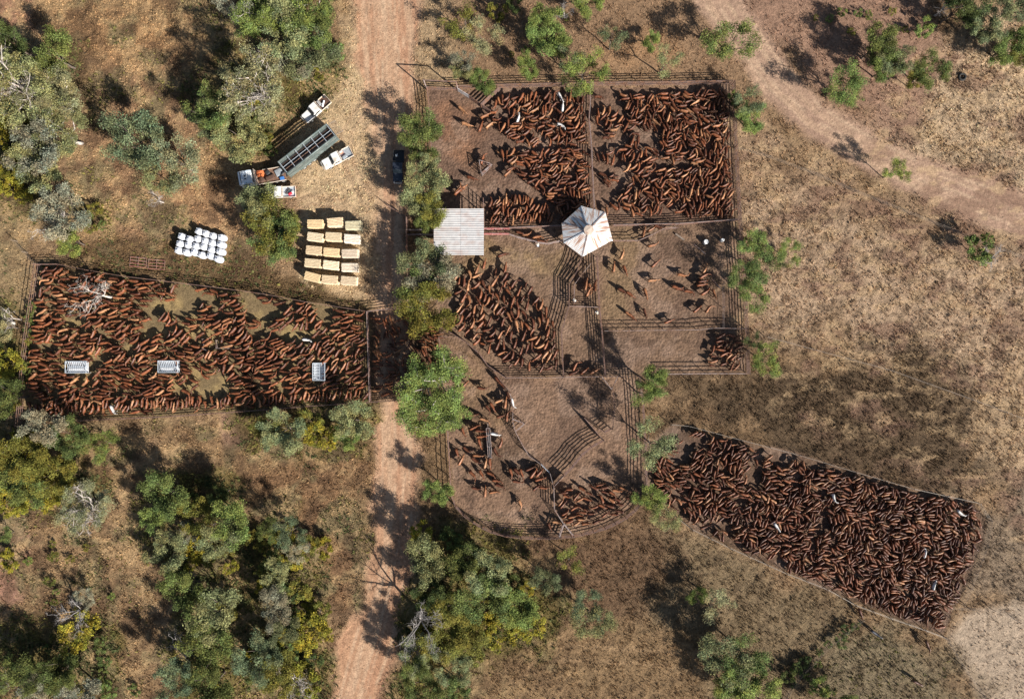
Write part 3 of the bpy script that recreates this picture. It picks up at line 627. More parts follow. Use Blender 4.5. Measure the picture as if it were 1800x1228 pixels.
# ---------------------------------------------------------------- hexagonal shed over the drafting pound
def rust_roof():
    m, t, n, b = mat_new('rust_streaked_iron'); L = t.links.new
    tc = n.new('ShaderNodeTexCoord'); mp = n.new('ShaderNodeMapping'); L(tc.outputs['Object'], mp.inputs[0]); mp.inputs['Scale'].default_value = (0.25, 2.4, 0.25)
    oi = n.new('ShaderNodeObjectInfo'); cb = n.new('ShaderNodeVectorMath'); cb.operation = 'MULTIPLY_ADD'
    L(oi.outputs['Random'], cb.inputs[0]); cb.inputs[1].default_value = (31, 17, 7); L(mp.outputs[0], cb.inputs[2])
    no = n.new('ShaderNodeTexNoise'); no.inputs['Scale'].default_value = 1.3; no.inputs['Detail'].default_value = 6; L(cb.outputs[0], no.inputs['Vector'])
    cr = n.new('ShaderNodeValToRGB'); L(no.outputs['Fac'], cr.inputs[0]); e = cr.color_ramp
    e.elements[0].position = 0.30; e.elements[0].color = (0.50, 0.52, 0.54, 1); e.elements[1].position = 0.68; e.elements[1].color = (0.22, 0.10, 0.06, 1)
    x = e.elements.new(0.50); x.color = (0.53, 0.51, 0.49, 1); x = e.elements.new(0.57); x.color = (0.42, 0.30, 0.24, 1)
    L(cr.outputs[0], b.inputs['Base Color']); b.inputs['Roughness'].default_value = 0.5; b.inputs['Metallic'].default_value = 0.1; return m
M['rust_roof'] = rust_roof()
hexpx = [(1022, 362), (1064, 373), (1077, 423), (1024, 450), (991, 427), (987, 393)]
apex = W(1035, 404, 5.2); hx = empty('hexagonal_shed', apex); tag(hx, 'six sided shed with rust streaked white iron roof and round cap', 'shed')
V6 = [W(x, y, 3.4) - apex + Vector((0, 0, 3.4)) for x, y in hexpx]; A = Vector((0, 0, 5.2))
for i in range(6):
    a, b_ = V6[i], V6[(i + 1) % 6]; mid = (a + b_) / 2; e = (b_ - a); L_ = e.length; ed = e / L_
    n_ = max(8, int(L_ / 0.2)) * 2; down = (mid - A); vs = []; fs = []
    nrm = ed.cross(down).normalized(); nrm = nrm if nrm.z > 0 else -nrm
    px_ = down.normalized()
    for k in range(n_ + 1):
        t_ = k / n_; u = (t_ - 0.5) * 2; bot = a.lerp(b_, t_)
        tt = 1 - abs(u) * 0.985; top = bot + (A + (bot - mid) * 0 - mid) * tt
        off = nrm * (0.03 * (k % 2))
        for p in (bot, top): vs.append(p + off)
    for k in range(n_): fs.append((2 * k, 2 * k + 2, 2 * k + 3, 2 * k + 1))
    # local frame so the streaks run down the slope
    R = Matrix((px_, ed, nrm)).transposed(); Ri = R.inverted()
    o = MB().add([Ri @ (v - mid) for v in vs], fs).build('roof_panel', M['rust_roof'], hx); o.matrix_local = Matrix.Translation(mid) @ R.to_4x4()
for i in range(6):
    MB().bar(A + (V6[i] - A) * 0.1 + Vector((0, 0, 0.05)), V6[i] + Vector((0, 0, 0.05)), 0.2, 0.05).build('ridge_cap', M['rail_light'] if i % 2 else M['galv_pale'], hx)
    q = V6[i] * 0.94; MB().tube([(q.x, q.y, -0.2), (q.x, q.y, 3.35)], 0.09, 8).build('post', M['rail'], hx)
    a, b_ = V6[i] * 0.95, V6[(i + 1) % 6] * 0.95; MB().bar((a.x, a.y, 3.25), (b_.x, b_.y, 3.25), 0.08, 0.14).build('beam', M['rail'], hx)
MB().tube([(0, 0, 5.0), (0, 0, 5.24), (0, 0, 5.34)], [0.86, 0.82, 0.1], 14).build('roof_cap', mk('rusty_cap', (0.46, 0.37, 0.30), 0.7, 0.0, 0.25, 3.0, (0.30, 0.18, 0.12), 0.5), hx)
# ---------------------------------------------------------------- trees and shrubs
def grow(seed, h, r, trunk_h, n_limbs, n_sub, n_twig, r0, lean=0.0, up=0.55, extra_fine=0):
    """tapered trunk, limbs, branches and twigs; returns wood shapes and the twig tips"""
    R = random.Random(seed); wood = MB(); tips = []
    def wob(a, b, k, amt):
        pts = [a]; 
        for i in range(1, k):
            t = i / k; p = a.lerp(b, t) + Vector((R.uniform(-1, 1), R.uniform(-1, 1), R.uniform(-0.6, 0.6))) * amt * (b - a).length
            pts.append(p)
        pts.append(b); return pts
    top = Vector((R.uniform(-1, 1) * lean, R.uniform(-1, 1) * lean, trunk_h))
    tp = wob(Vector((0, 0, -0.3)), top, 3, 0.05)
    wood.tube(tp, [r0 * (1.25 - 0.18 * i) for i in range(len(tp))], 8)
    a0 = R.uniform(0, 6.28)
    for i in range(n_limbs):
        a = a0 + i * 6.283 / n_limbs + R.uniform(-0.45, 0.45); f = R.uniform(0.45, 0.85) if i else R.uniform(0.0, 0.3)
        z = trunk_h + (h - trunk_h) * R.uniform(0.45, 0.8) * (1.1 - 0.35 * f)
        e = Vector((math.cos(a) * r * f, math.sin(a) * r * f, z)); lp = wob(top, e, 4, 0.07)
        lr = r0 * R.uniform(0.42, 0.6); wood.tube(lp, [lr * (1 - 0.17 * k) for k in range(len(lp))], 6)
        for j in range(n_sub):
            k = R.randint(2, len(lp) - 1); s = lp[k]; aa = a + R.uniform(-1.3, 1.3); ln = r * R.uniform(0.25, 0.5)
            e2 = s + Vector((math.cos(aa) * ln, math.sin(aa) * ln, ln * R.uniform(0.1, up + 0.4)))
            if e2.z > h: e2.z = h - R.uniform(0, 0.4)
            q = math.hypot(e2.x, e2.y)
            if q > r: e2.x *= r / q; e2.y *= r / q
            sp = wob(s, e2, 3, 0.1); sr = lr * 0.42; wood.tube(sp, [sr, sr * .8, sr * .6, sr * .4], 5)
            for m in range(n_twig):
                s3 = sp[R.randint(1, 3)]; ln3 = r * R.uniform(0.10, 0.24)
                e3 = s3 + Vector((R.uniform(-1, 1), R.uniform(-1, 1), R.uniform(-0.25, 0.7))) * ln3
                wood.tube([s3, s3.lerp(e3, 0.5) + Vector((R.uniform(-.1, .1), R.uniform(-.1, .1), 0)) * ln3, e3], [sr * .4, sr * .3, sr * .16], 3, False); tips.append(e3)
                for _ in range(extra_fine):
                    e4 = e3 + Vector((R.uniform(-1, 1), R.uniform(-1, 1), R.uniform(-0.2, 0.6))) * ln3 * 0.8
                    wood.tube([s3.lerp(e3, R.uniform(0.4, 1)), e4], [sr * .2, sr * .1], 3, False)
            tips.append(e2)
    return wood, tips
def leaves(seed, tips, per, spread, size, flat=0.6, jitter=0.40):
    """small bent leaf sprays massed about the twig tips"""
    g = np.random.default_rng(seed); C = np.array([tuple(t) for t in tips]); nC = len(C)
    cl = g.integers(0, nC, per * nC); n = len(cl)
    cs = spread * g.uniform(0.55, 1.35, nC)
    off = g.normal(0, 1, (n, 3)); off /= np.maximum(np.linalg.norm(off, axis=1, keepdims=True), 1e-6)
    P = C[cl] + off * (cs[cl] * g.random(n) ** 0.5)[:, None] * np.array([1, 1, flat])
    s = size * g.uniform(0.6, 1.45, n)
    az = g.uniform(0, 2 * np.pi, n); el = g.uniform(-0.7, 0.35, n)
    u = np.stack([np.cos(az) * np.cos(el), np.sin(az) * np.cos(el), np.sin(el)], 1)
    w_ = np.stack([-np.sin(az), np.cos(az), g.uniform(-0.7, 0.7, n)], 1); w_ /= np.linalg.norm(w_, axis=1, keepdims=True)
    a = P - u * (s * .5)[:, None]; b = P + w_ * (s * .24)[:, None] + u * (s * 0.05)[:, None]; c = P + u * (s * .5)[:, None]; d = P - w_ * (s * .24)[:, None] + u * (s * 0.05)[:, None]
    V = np.stack([a, b, c, d], 1).reshape(-1, 3)
    me_ = bpy.data.meshes.new('crown'); me_.vertices.add(len(V)); me_.vertices.foreach_set('co', V.astype(np.float32).ravel())
    me_.loops.add(n * 4); me_.loops.foreach_set('vertex_index', np.arange(n * 4, dtype=np.int32))
    me_.polygons.add(n); me_.polygons.foreach_set('loop_start', np.arange(0, n * 4, 4, dtype=np.int32)); me_.update(calc_edges=True)
    ct = g.uniform(1 - jitter, 1 + jitter, nC)[cl] * g.uniform(0.5, 1.55, n)
    warm = g.uniform(-0.12, 0.22, nC)[cl]
    tc_ = np.stack([ct * (1 + warm), ct, ct * (1 - warm * 0.6), np.ones(n)], 1)
    at = me_.color_attributes.new('tone', 'FLOAT_COLOR', 'POINT'); at.data.foreach_set('color', np.repeat(tc_, 4, 0).astype(np.float32).ravel())
    me_.materials.append(M['leaf']); return me_
PROTO = {}
def proto(kind, i):
    k = (kind, i)
    if k in PROTO: return PROTO[k]
    s = hash_seed = {'gum': 100, 'tree': 200, 'feather': 300, 'shrub': 400, 'dead': 500, 'sparse': 600}[kind] + i
    if kind == 'gum':   h, r = 10.0, 4.6; wd_, tp = grow(s, h, r, 3.0, 7, 5, 4, 0.30, 0.7); lf = leaves(s, tp, 105, 0.95, 0.20); bark = 'bark'
    if kind == 'tree':  h, r = 6.0, 3.2; wd_, tp = grow(s, h, r, 1.8, 6, 4, 3, 0.16, 0.4); lf = leaves(s, tp, 125, 0.78, 0.18); bark = 'bark_dark'
    if kind == 'feather': h, r = 6.0, 3.2; wd_, tp = grow(s, h, r, 1.9, 5, 4, 3, 0.14, 0.5); lf = leaves(s, tp, 88, 0.78, 0.17, 0.55); bark = 'bark_dark'
    if kind == 'sparse': h, r = 6.5, 2.6; wd_, tp = grow(s, h, r, 2.4, 4, 3, 3, 0.12, 0.5); lf = leaves(s, tp, 60, 0.70, 0.16, 0.5); bark = 'bark_dark'
    if kind == 'shrub': h, r = 2.2, 1.8; wd_, tp = grow(s, h, r, 0.35, 7, 3, 2, 0.06, 0.1, 0.5); lf = leaves(s, tp, 60, 0.36, 0.16, 0.7); bark = 'bark_dark'
    if kind == 'dead':  h, r = 7.5, 3.4; wd_, tp = grow(s, h, r, 2.4, 5, 5, 5, 0.19, 0.6, 0.6, 4); lf = None; bark = 'bark' if i == 1 else 'bark_grey'
    tm = wd_.mesh('trunk', True); tm.materials.append(M[bark]); PROTO[k] = (tm, lf, h, r); return PROTO[k]
PAL = {'greygreen': (0.168, 0.180, 0.080), 'bluegreen': (0.112, 0.134, 0.066), 'bright': (0.135, 0.175, 0.046), 'green': (0.100, 0.128, 0.038),
       'olive': (0.130, 0.128, 0.028), 'yellow': (0.190, 0.174, 0.024), 'pale': (0.215, 0.212, 0.110), 'grey': (0.200, 0.196, 0.134), 'deep': (0.065, 0.084, 0.026)}
WORD = {'greygreen': 'grey-green', 'bluegreen': 'blue-green', 'bright': 'bright green', 'green': 'mid green', 'olive': 'olive green', 'yellow': 'yellow-green', 'pale': 'pale green', 'grey': 'silvery grey', 'deep': 'dark green', None: 'bare'}
KINDW = {'gum': 'gum tree', 'tree': 'bushy tree', 'feather': 'feathery tree', 'sparse': 'thin open tree', 'shrub': 'shrub', 'dead': 'dead tree'}
LAND = {'the white bulk bags': (350, 430), 'the stacked hay bales': (580, 440), 'the cattle trailer': (540, 262), 'the top dirt road': (680, 40), 'the gateway arch': (775, 150), 'the square shed': (806, 407), 'the north east yard': (1200, 200),
        'the upper north yard': (960, 170), 'the curving right track': (1420, 215), 'the lone tyre': (1690, 136), 'the scattered cattle yard': (1280, 480), 'the lower eastern yard': (1290, 620), 'the round yard': (1060, 760), 'the southern yard': (850, 860),
        'the road lane': (700, 640), 'the lower dirt road': (670, 1050), 'the western yard corner': (60, 740), 'the western feed yard': (400, 640), 'the packed south east yard': (1400, 900), 'the brushy broken fence': (1440, 1150),
        'the top left corner': (0, 0), 'the left edge': (0, 330), 'the bottom left corner': (0, 1228), 'the lower left clearing': (220, 1000), 'the south thicket': (830, 1060), 'the south west thicket': (420, 1020), 'the far right track': (1650, 330), 'the top right corner': (1800, 0)}
PENDING = []         # (object, base label, x, y): ordinals are added to labels that would otherwise be shared
def where(px, py):
    n, (lx, ly) = min(LAND.items(), key=lambda kv: math.hypot(kv[1][0] - px, kv[1][1] - py)); dx, dy = px - lx, py - ly
    if math.hypot(dx, dy) < 22: return 'at ' + n
    if abs(dx) > abs(dy): return ('right of ' if dx > 0 else 'left of ') + n
    return ('below ' if dy > 0 else 'above ') + n
NV = [0]
def plant(kind, px, py, r, h, colour=None, base=None, var=None):
    """px, py: where the crown stands in plan units; r: crown radius in metres; h: height in metres"""
    i = NV[0] % {'gum': 4, 'tree': 4, 'feather': 4, 'shrub': 5, 'dead': 3, 'sparse': 3}[kind]; NV[0] += 1
    if var is not None: i = var
    tm, lf, h0, r0 = proto(kind, i)
    if base is None and kind in ('tree', 'feather', 'sparse') and r > 2.2: h *= 1.22
    p = W(*(base or (px, py)), 0.0 if base else h * 0.62)
    o = empty({'gum': 'gum_tree', 'tree': 'bushy_tree', 'feather': 'feathery_tree', 'sparse': 'thin_tree', 'shrub': 'shrub', 'dead': 'dead_tree'}[kind], p, random.uniform(0, 6.28))
    o.scale = (r / r0, r / r0, h / h0)
    link_mesh('trunk', tm, None, o)
    if lf is not None:
        c = link_mesh('crown', lf, None, o); v = random.uniform(0.85, 1.18); u = random.uniform(0.93, 1.07); a = PAL[colour]; c.color = (a[0] * v * u, a[1] * v, a[2] * v / u, 1)
    size = ('small ' if r < 2.0 else 'large ' if r > 3.8 else '') if kind != 'shrub' else ('low ' if r < 1.3 else '')
    tag(o, None, 'shrub' if kind == 'shrub' else 'tree')
    PENDING.append((o, f"{size}{WORD[colour]} {KINDW[kind]} {where(px, py)}", px, py)); return o
TREES = [
 # north-west woodland
 ('gum', 35, 130, 6.0, 12, 'greygreen', (82, 182)), ('gum', 95, 175, 4.4, 9, 'pale'), ('gum', 110, 235, 4.6, 8, 'greygreen'), ('tree', 62, 262, 4.2, 7, 'grey'), ('tree', 70, 300, 3.8, 6, 'greygreen'), ('tree', 95, 95, 3.6, 7, 'green'), ('tree', 20, 75, 2.6, 7, 'deep'),
 ('tree', 240, 255, 4.6, 7.5, 'bluegreen'), ('feather', 315, 285, 4.2, 6.5, 'pale'), ('feather', 290, 320, 3.4, 5, 'greygreen'), ('dead', 274, 350, 1.9, 4, None, None, 1), ('dead', 334, 297, 1.5, 3, None, None, 1),
 ('tree', 112, 375, 4.4, 6.5, 'grey'), ('dead', 92, 392, 3.4, 7.5, None, None, 1), ('tree', 128, 425, 2.4, 4, 'bright'), ('tree', 372, 190, 3.4, 7, 'green'), ('gum', 448, 130, 5.6, 12, 'pale', (480, 182)), ('dead', 452, 140, 5.2, 12.5, None, (478, 184), 1), ('dead', 30, 130, 5.6, 13, None, (80, 182), 1), ('tree', 430, 240, 4.0, 5.5, 'greygreen'), ('tree', 375, 215, 3.0, 5, 'bluegreen'),
 ('gum', 470, 28, 5.0, 8.5, 'bright'), ('gum', 522, 22, 5.2, 8.5, 'bright'), ('tree', 560, 22, 3.6, 7, 'green'), ('tree', 500, 62, 4.2, 7.5, 'greygreen'), ('tree', 545, 60, 3.4, 6.5, 'bright'), ('tree', 552, 105, 4.4, 5.5, 'bluegreen'), ('tree', 525, 100, 3.6, 4.5, 'grey'), ('shrub', 595, 92, 1.4, 2.2, 'bright'), ('feather', 415, 15, 3.2, 7, 'grey'),
 ('tree', 470, 360, 3.2, 6, 'greygreen'), ('tree', 478, 400, 4.2, 6.5, 'olive'), ('tree', 490, 420, 4.0, 6, 'green'), ('feather', 448, 348, 2.8, 5.5, 'greygreen'),
 # roadside trees left of the yards
 ('tree', 740, 232, 3.4, 5.5, 'green'), ('tree', 743, 262, 2.6, 4.5, 'green'), ('tree', 748, 300, 2.6, 5, 'greygreen'), ('tree', 748, 338, 3.8, 6, 'greygreen'), ('tree', 756, 372, 2.8, 5.5, 'olive'), ('tree', 752, 392, 1.8, 4, 'green'),
 ('tree', 746, 462, 3.8, 6, 'bluegreen'), ('tree', 762, 488, 4.0, 6.5, 'grey'), ('tree', 738, 512, 3.4, 6, 'green'), ('tree', 752, 552, 4.2, 7, 'olive'),
 ('gum', 768, 668, 5.6, 9.5, 'bright'), ('gum', 762, 712, 5.4, 8.5, 'bright'), ('tree', 770, 858, 2.4, 5, 'bright'),
 # above the northern yards
 ('feather', 850, 68, 3.0, 3.8, 'pale'), ('tree', 812, 124, 1.9, 3.4, 'greygreen'), ('tree', 848, 145, 2.2, 3.2, 'bright'), ('tree', 945, 42, 2.6, 5.5, 'bright'), ('tree', 968, 62, 3.4, 5.5, 'bright'), ('tree', 985, 85, 1.8, 4.5, 'green'), ('tree', 928, 118, 2.0, 5, 'bright'),
 ('sparse', 1000, 108, 2.6, 6, 'greygreen'), ('feather', 1028, 130, 3.4, 6, 'bright'), ('sparse', 1010, 150, 2.2, 5, 'green'), ('shrub', 872, 22, 1.8, 3, 'olive'), ('shrub', 905, 6, 1.6, 2.6, 'green'), ('tree', 1030, 8, 2.4, 4, 'bright'), ('dead', 990, 20, 1.8, 4, None),
 ('sparse', 1078, 65, 2.4, 6, 'bluegreen'), ('tree', 1147, 75, 1.7, 3.4, 'bright'), ('sparse', 1172, 118, 2.6, 8, 'greygreen', (1158, 128)), ('sparse', 790, 20, 3.2, 6, 'olive', (815, 62)), ('sparse', 805, 95, 2.2, 5, 'grey', (812, 122)),
 ('feather', 1296, 85, 4.2, 7.8, 'green', (1266, 98)), ('feather', 1316, 182, 2.4, 4.5, 'bluegreen'), ('tree', 1318, 210, 2.6, 4, 'bright'), ('shrub', 1292, 175, 1.4, 3, 'green'),
 # top right
 ('tree', 1540, 82, 3.2, 6, 'green'), ('tree', 1568, 102, 2.8, 5.5, 'bluegreen'), ('tree', 1555, 118, 2.6, 5, 'bright'), ('feather', 1488, 152, 3.8, 5.5, 'bright'), ('sparse', 1500, 170, 2.2, 4, 'green'), ('tree', 1628, 128, 2.8, 5, 'green'), ('tree', 1608, 140, 1.8, 4, 'olive'),
 ('shrub', 1626, 52, 1.9, 2.6, 'bright'), ('tree', 1690, 12, 3.6, 7, 'deep'), ('dead', 1668, 8, 3.0, 6, None), ('tree', 1735, 45, 3.2, 6, 'bluegreen'), ('tree', 1775, 82, 3.2, 5, 'bright'), ('feather', 1785, 14, 3.2, 6, 'bluegreen'), ('tree', 1798, 95, 2.4, 4, 'olive'),
 ('feather', 1571, 300, 2.2, 6.5, 'bright', (1552, 312)), ('shrub', 1722, 436, 2.6, 4.4, 'bright'), ('dead', 1748, 452, 2.6, 1.6, None), ('feather', 1384, 446, 2.2, 3.6, 'bright'),
 # right of the eastern yards
 ('feather', 1328, 432, 2.8, 5, 'bright'), ('feather', 1332, 470, 3.2, 5, 'green'), ('feather', 1322, 520, 2.8, 4.5, 'bright'), ('feather', 1300, 488, 2.4, 5, 'green'), ('feather', 1348, 632, 2.8, 5, 'bright'), ('sparse', 1322, 600, 1.8, 4, 'deep'),
 ('tree', 1145, 672, 2.6, 6.5, 'bright'), ('feather', 1150, 748, 3.6, 9, 'greygreen', (1132, 768)), ('feather', 1142, 782, 2.6, 6, 'bright', (1132, 868)), ('feather', 1152, 880, 2.2, 3.6, 'bright'), ('feather', 1168, 908, 2.6, 4, 'greygreen'), ('sparse', 1128, 700, 2.6, 6.5, 'green', (1120, 690)),
 # bottom right
 ('sparse', 1270, 1040, 3.0, 6, 'pale', (1243, 1044)), ('tree', 1224, 1045, 1.6, 4, 'bright'), ('feather', 1250, 1140, 4.4, 8.5, 'bluegreen', (1256, 1130)), ('feather', 1300, 1165, 3.6, 8, 'green', (1290, 1128)), ('tree', 1312, 1195, 4.2, 6.5, 'bright'), ('tree', 1290, 1225, 3.4, 5, 'bright'), ('shrub', 1441, 1207, 1.9, 3.4, 'bright'), ('shrub', 1385, 1190, 1.4, 2.2, 'deep'), ('shrub', 1410, 1165, 1.0, 1.5, 'deep'), ('tree', 1480, 1250, 3.0, 5, 'green'),
 ('feather', 1040, 1090, 3.4, 5.5, 'greygreen'), ('feather', 1030, 1060, 2.6, 5, 'bluegreen'), ('sparse', 1000, 985, 2.6, 5, 'olive'),
 # south thicket
 ('tree', 748, 982, 3.6, 7, 'greygreen'), ('tree', 822, 985, 3.2, 6.5, 'deep'), ('tree', 862, 1000, 3.4, 7, 'greygreen'), ('tree', 850, 1050, 4.3, 7, 'green'), ('tree', 905, 1062, 3.8, 6, 'bright'), ('tree', 792, 1070, 3.2, 6, 'olive'), ('dead', 742, 1092, 4.6, 12, None, (742, 1076)), ('gum', 738, 1150, 3.4, 6, 'greygreen'), ('tree', 775, 1130, 3.4, 5, 'olive'), ('tree', 820, 1110, 3.8, 5, 'olive'), ('tree', 800, 1168, 2.9, 4.5, 'greygreen'), ('shrub', 885, 1108, 3.2, 3.2, 'yellow'), ('shrub', 932, 1102, 2.6, 2.6, 'yellow'), ('tree', 958, 1022, 2.5, 5.5, 'bluegreen'), ('tree', 750, 1205, 2.9, 6, 'deep'), ('tree', 800, 1212, 2.5, 5, 'green'), ('tree', 730, 1175, 2.3, 6.5, 'green'), ('shrub', 835, 1140, 2.2, 2.6, 'olive'), ('shrub', 740, 935, 2.0, 3, 'yellow'), ('tree', 755, 1040, 2.7, 6, 'deep'),
 # south-west thicket
 ('tree', 292, 868, 3.8, 7, 'green'), ('tree', 275, 900, 2.8, 6, 'bright'), ('tree', 296, 962, 3.1, 6.5, 'greygreen'), ('tree', 330, 935, 2.1, 5, 'grey'), ('tree', 392, 945, 3.6, 6.5, 'greygreen'), ('tree', 405, 920, 3.8, 7, 'bright'), ('tree', 350, 900, 2.8, 5, 'olive'), ('shrub', 345, 960, 2.6, 3.2, 'yellow'), ('tree', 325, 1040, 3.8, 7, 'green'), ('tree', 388, 1078, 4.3, 7.5, 'greygreen'), ('tree', 365, 1130, 4.0, 7, 'green'), ('dead', 318, 1138, 3.2, 5, None), ('tree', 485, 1065, 3.1, 6, 'grey'), ('tree', 500, 1100, 2.6, 5.5, 'bluegreen'), ('tree', 460, 1150, 3.6, 6.5, 'bluegreen'), ('tree', 312, 1190, 3.3, 6.5, 'bluegreen'), ('tree', 370, 1205, 4.0, 7, 'deep'), ('tree', 500, 1180, 3.4, 6, 'olive'), ('shrub', 545, 1110, 3.4, 3.8, 'yellow'), ('shrub', 535, 1195, 3.4, 3.6, 'yellow'), ('shrub', 560, 1080, 2.2, 2.6, 'olive'), ('dead', 515, 1205, 3.6, 5.5, None),
 ('feather', 512, 936, 2.6, 5, 'bluegreen'), ('feather', 520, 968, 2.2, 4, 'grey'), ('shrub', 570, 962, 2.0, 2.4, 'yellow'), ('tree', 482, 1010, 2.8, 5, 'greygreen'), ('tree', 388, 868, 1.5, 5.5, 'deep'), ('feather', 470, 898, 2.0, 6.5, 'green', (488, 918)), ('dead', 405, 875, 2.2, 6.5, None, (415, 905)),
 # left and bottom left
 ('tree', 82, 742, 3.4, 7, 'grey'), ('tree', 130, 765, 3.0, 5.5, 'green'), ('feather', 180, 782, 2.8, 4.5, 'bright'), ('tree', 35, 800, 4.4, 6, 'olive'), ('tree', 42, 858, 4.0, 5, 'green'), ('tree', 100, 830, 3.8, 5, 'olive'), ('shrub', 20, 880, 3.0, 3.2, 'yellow'), ('shrub', 75, 870, 2.8, 3, 'yellow'), ('tree', 15, 700, 3.2, 6, 'deep'), ('shrub', 15, 640, 2.6, 3, 'yellow'), ('gum', 120, 912, 4.2, 6.5, 'pale', (178, 882)), ('dead', 128, 895, 4.2, 8.5, None, (182, 882), 1), ('dead', 138, 1040, 3.4, 6, None, (150, 1068)), ('shrub', 142, 1108, 3.6, 3.4, 'yellow'), ('feather', 150, 1050, 1.8, 3, 'grey'), ('dead', 20, 1105, 3.0, 5, None, (60, 1185)),
 ('tree', 62, 1190, 3.6, 6, 'deep'), ('tree', 18, 1180, 2.4, 5, 'green'), ('tree', 110, 1180, 3.2, 5.5, 'deep'), ('tree', 60, 1215, 3.2, 5, 'grey'), ('tree', 140, 1215, 3.6, 5, 'grey'), ('shrub', 190, 1212, 1.6, 2, 'bright'), ('shrub', 15, 985, 2.0, 2.4, 'yellow'), ('feather', 8, 940, 1.8, 3.5, 'green'), ('tree', 8, 575, 2.2, 5, 'pale'), ('dead', 8, 560, 2.4, 6, None),
 ('tree', 498, 758, 3.8, 5, 'greygreen'), ('tree', 470, 745, 2.4, 4, 'olive'), ('shrub', 565, 768, 2.8, 3, 'yellow'), ('tree', 622, 742, 3.2, 5, 'greygreen'), ('tree', 610, 765, 2.2, 4, 'bright'), ('shrub', 545, 740, 2.2, 2.6, 'olive'),
 # bare tree leaning over the western mob
 ('dead', 158, 506, 3.8, 9, None, (198, 522), 1),
]
for t_ in TREES: plant(*t_)
def infill(poly, n, rmin, rmax, cols):
    P = np.array(poly); k = 0; tries = 0; got = []
    while k < n and tries < n * 60:
        tries += 1; x = random.uniform(P[:, 0].min(), P[:, 0].max()); y = random.uniform(P[:, 1].min(), P[:, 1].max())
        if polydist(np.array([x]), np.array([y]), poly)[0] < 6: continue
        if any(math.hypot(x - a, y - b_) < 17 for a, b_ in got): continue
        got.append((x, y)); r = random.uniform(rmin, rmax); plant('shrub', x, y, r, r * random.uniform(1.0, 1.5), random.choice(cols)); k += 1
infill([(405, 110), (610, 70), (622, 130), (585, 150), (520, 200), (478, 290), (420, 270)], 13, 0.9, 1.9, ['olive', 'yellow', 'green', 'yellow'])
infill([(-10, 190), (50, 210), (60, 350), (-10, 360)], 9, 1.4, 2.4, ['yellow', 'yellow', 'olive'])
infill([(130, 350), (205, 360), (195, 410), (140, 410)], 4, 0.8, 1.3, ['olive', 'green'])
infill([(-5, 600), (30, 610), (30, 740), (110, 800), (150, 870), (60, 905), (-5, 890)], 12, 1.2, 2.4, ['yellow', 'olive', 'yellow'])
infill([(715, 935), (800, 930), (930, 980), (960, 1110), (820, 1170), (720, 1190)], 18, 1.2, 2.4, ['olive', 'deep', 'yellow', 'green'])
infill([(270, 850), (420, 870), (540, 930), (590, 1110), (560, 1225), (290, 1225), (320, 1020)], 32, 1.2, 2.4, ['olive', 'deep', 'yellow', 'olive', 'green'])
infill([(60, 1130), (230, 1120), (260, 1225), (30, 1225)], 10, 0.8, 1.6, ['green', 'deep', 'olive'])
infill([(20, 960), (120, 930), (210, 1000), (230, 1100), (80, 1080)], 9, 0.5, 1.0, ['olive', 'bright', 'green'])
infill([(1400, 20), (1580, 10), (1620, 70), (1440, 60)], 8, 0.5, 0.9, ['green', 'olive', 'bright'])
infill([(870, 0), (1000, 0), (1010, 120), (890, 100)], 6, 0.5, 1.1, ['green', 'deep', 'olive'])
infill([(1375, 1185), (1440, 1130), (1500, 1085), (1520, 1100), (1440, 1175), (1400, 1225)], 18, 0.6, 1.3, ['deep', 'green', 'deep'])
infill([(1305, 400), (1345, 400), (1345, 560), (1315, 560)], 5, 0.6, 1.1, ['bright', 'green'])
infill([(58, 480), (64, 560), (40, 740), (30, 740), (44, 560)], 7, 0.7, 1.2, ['green', 'olive'])
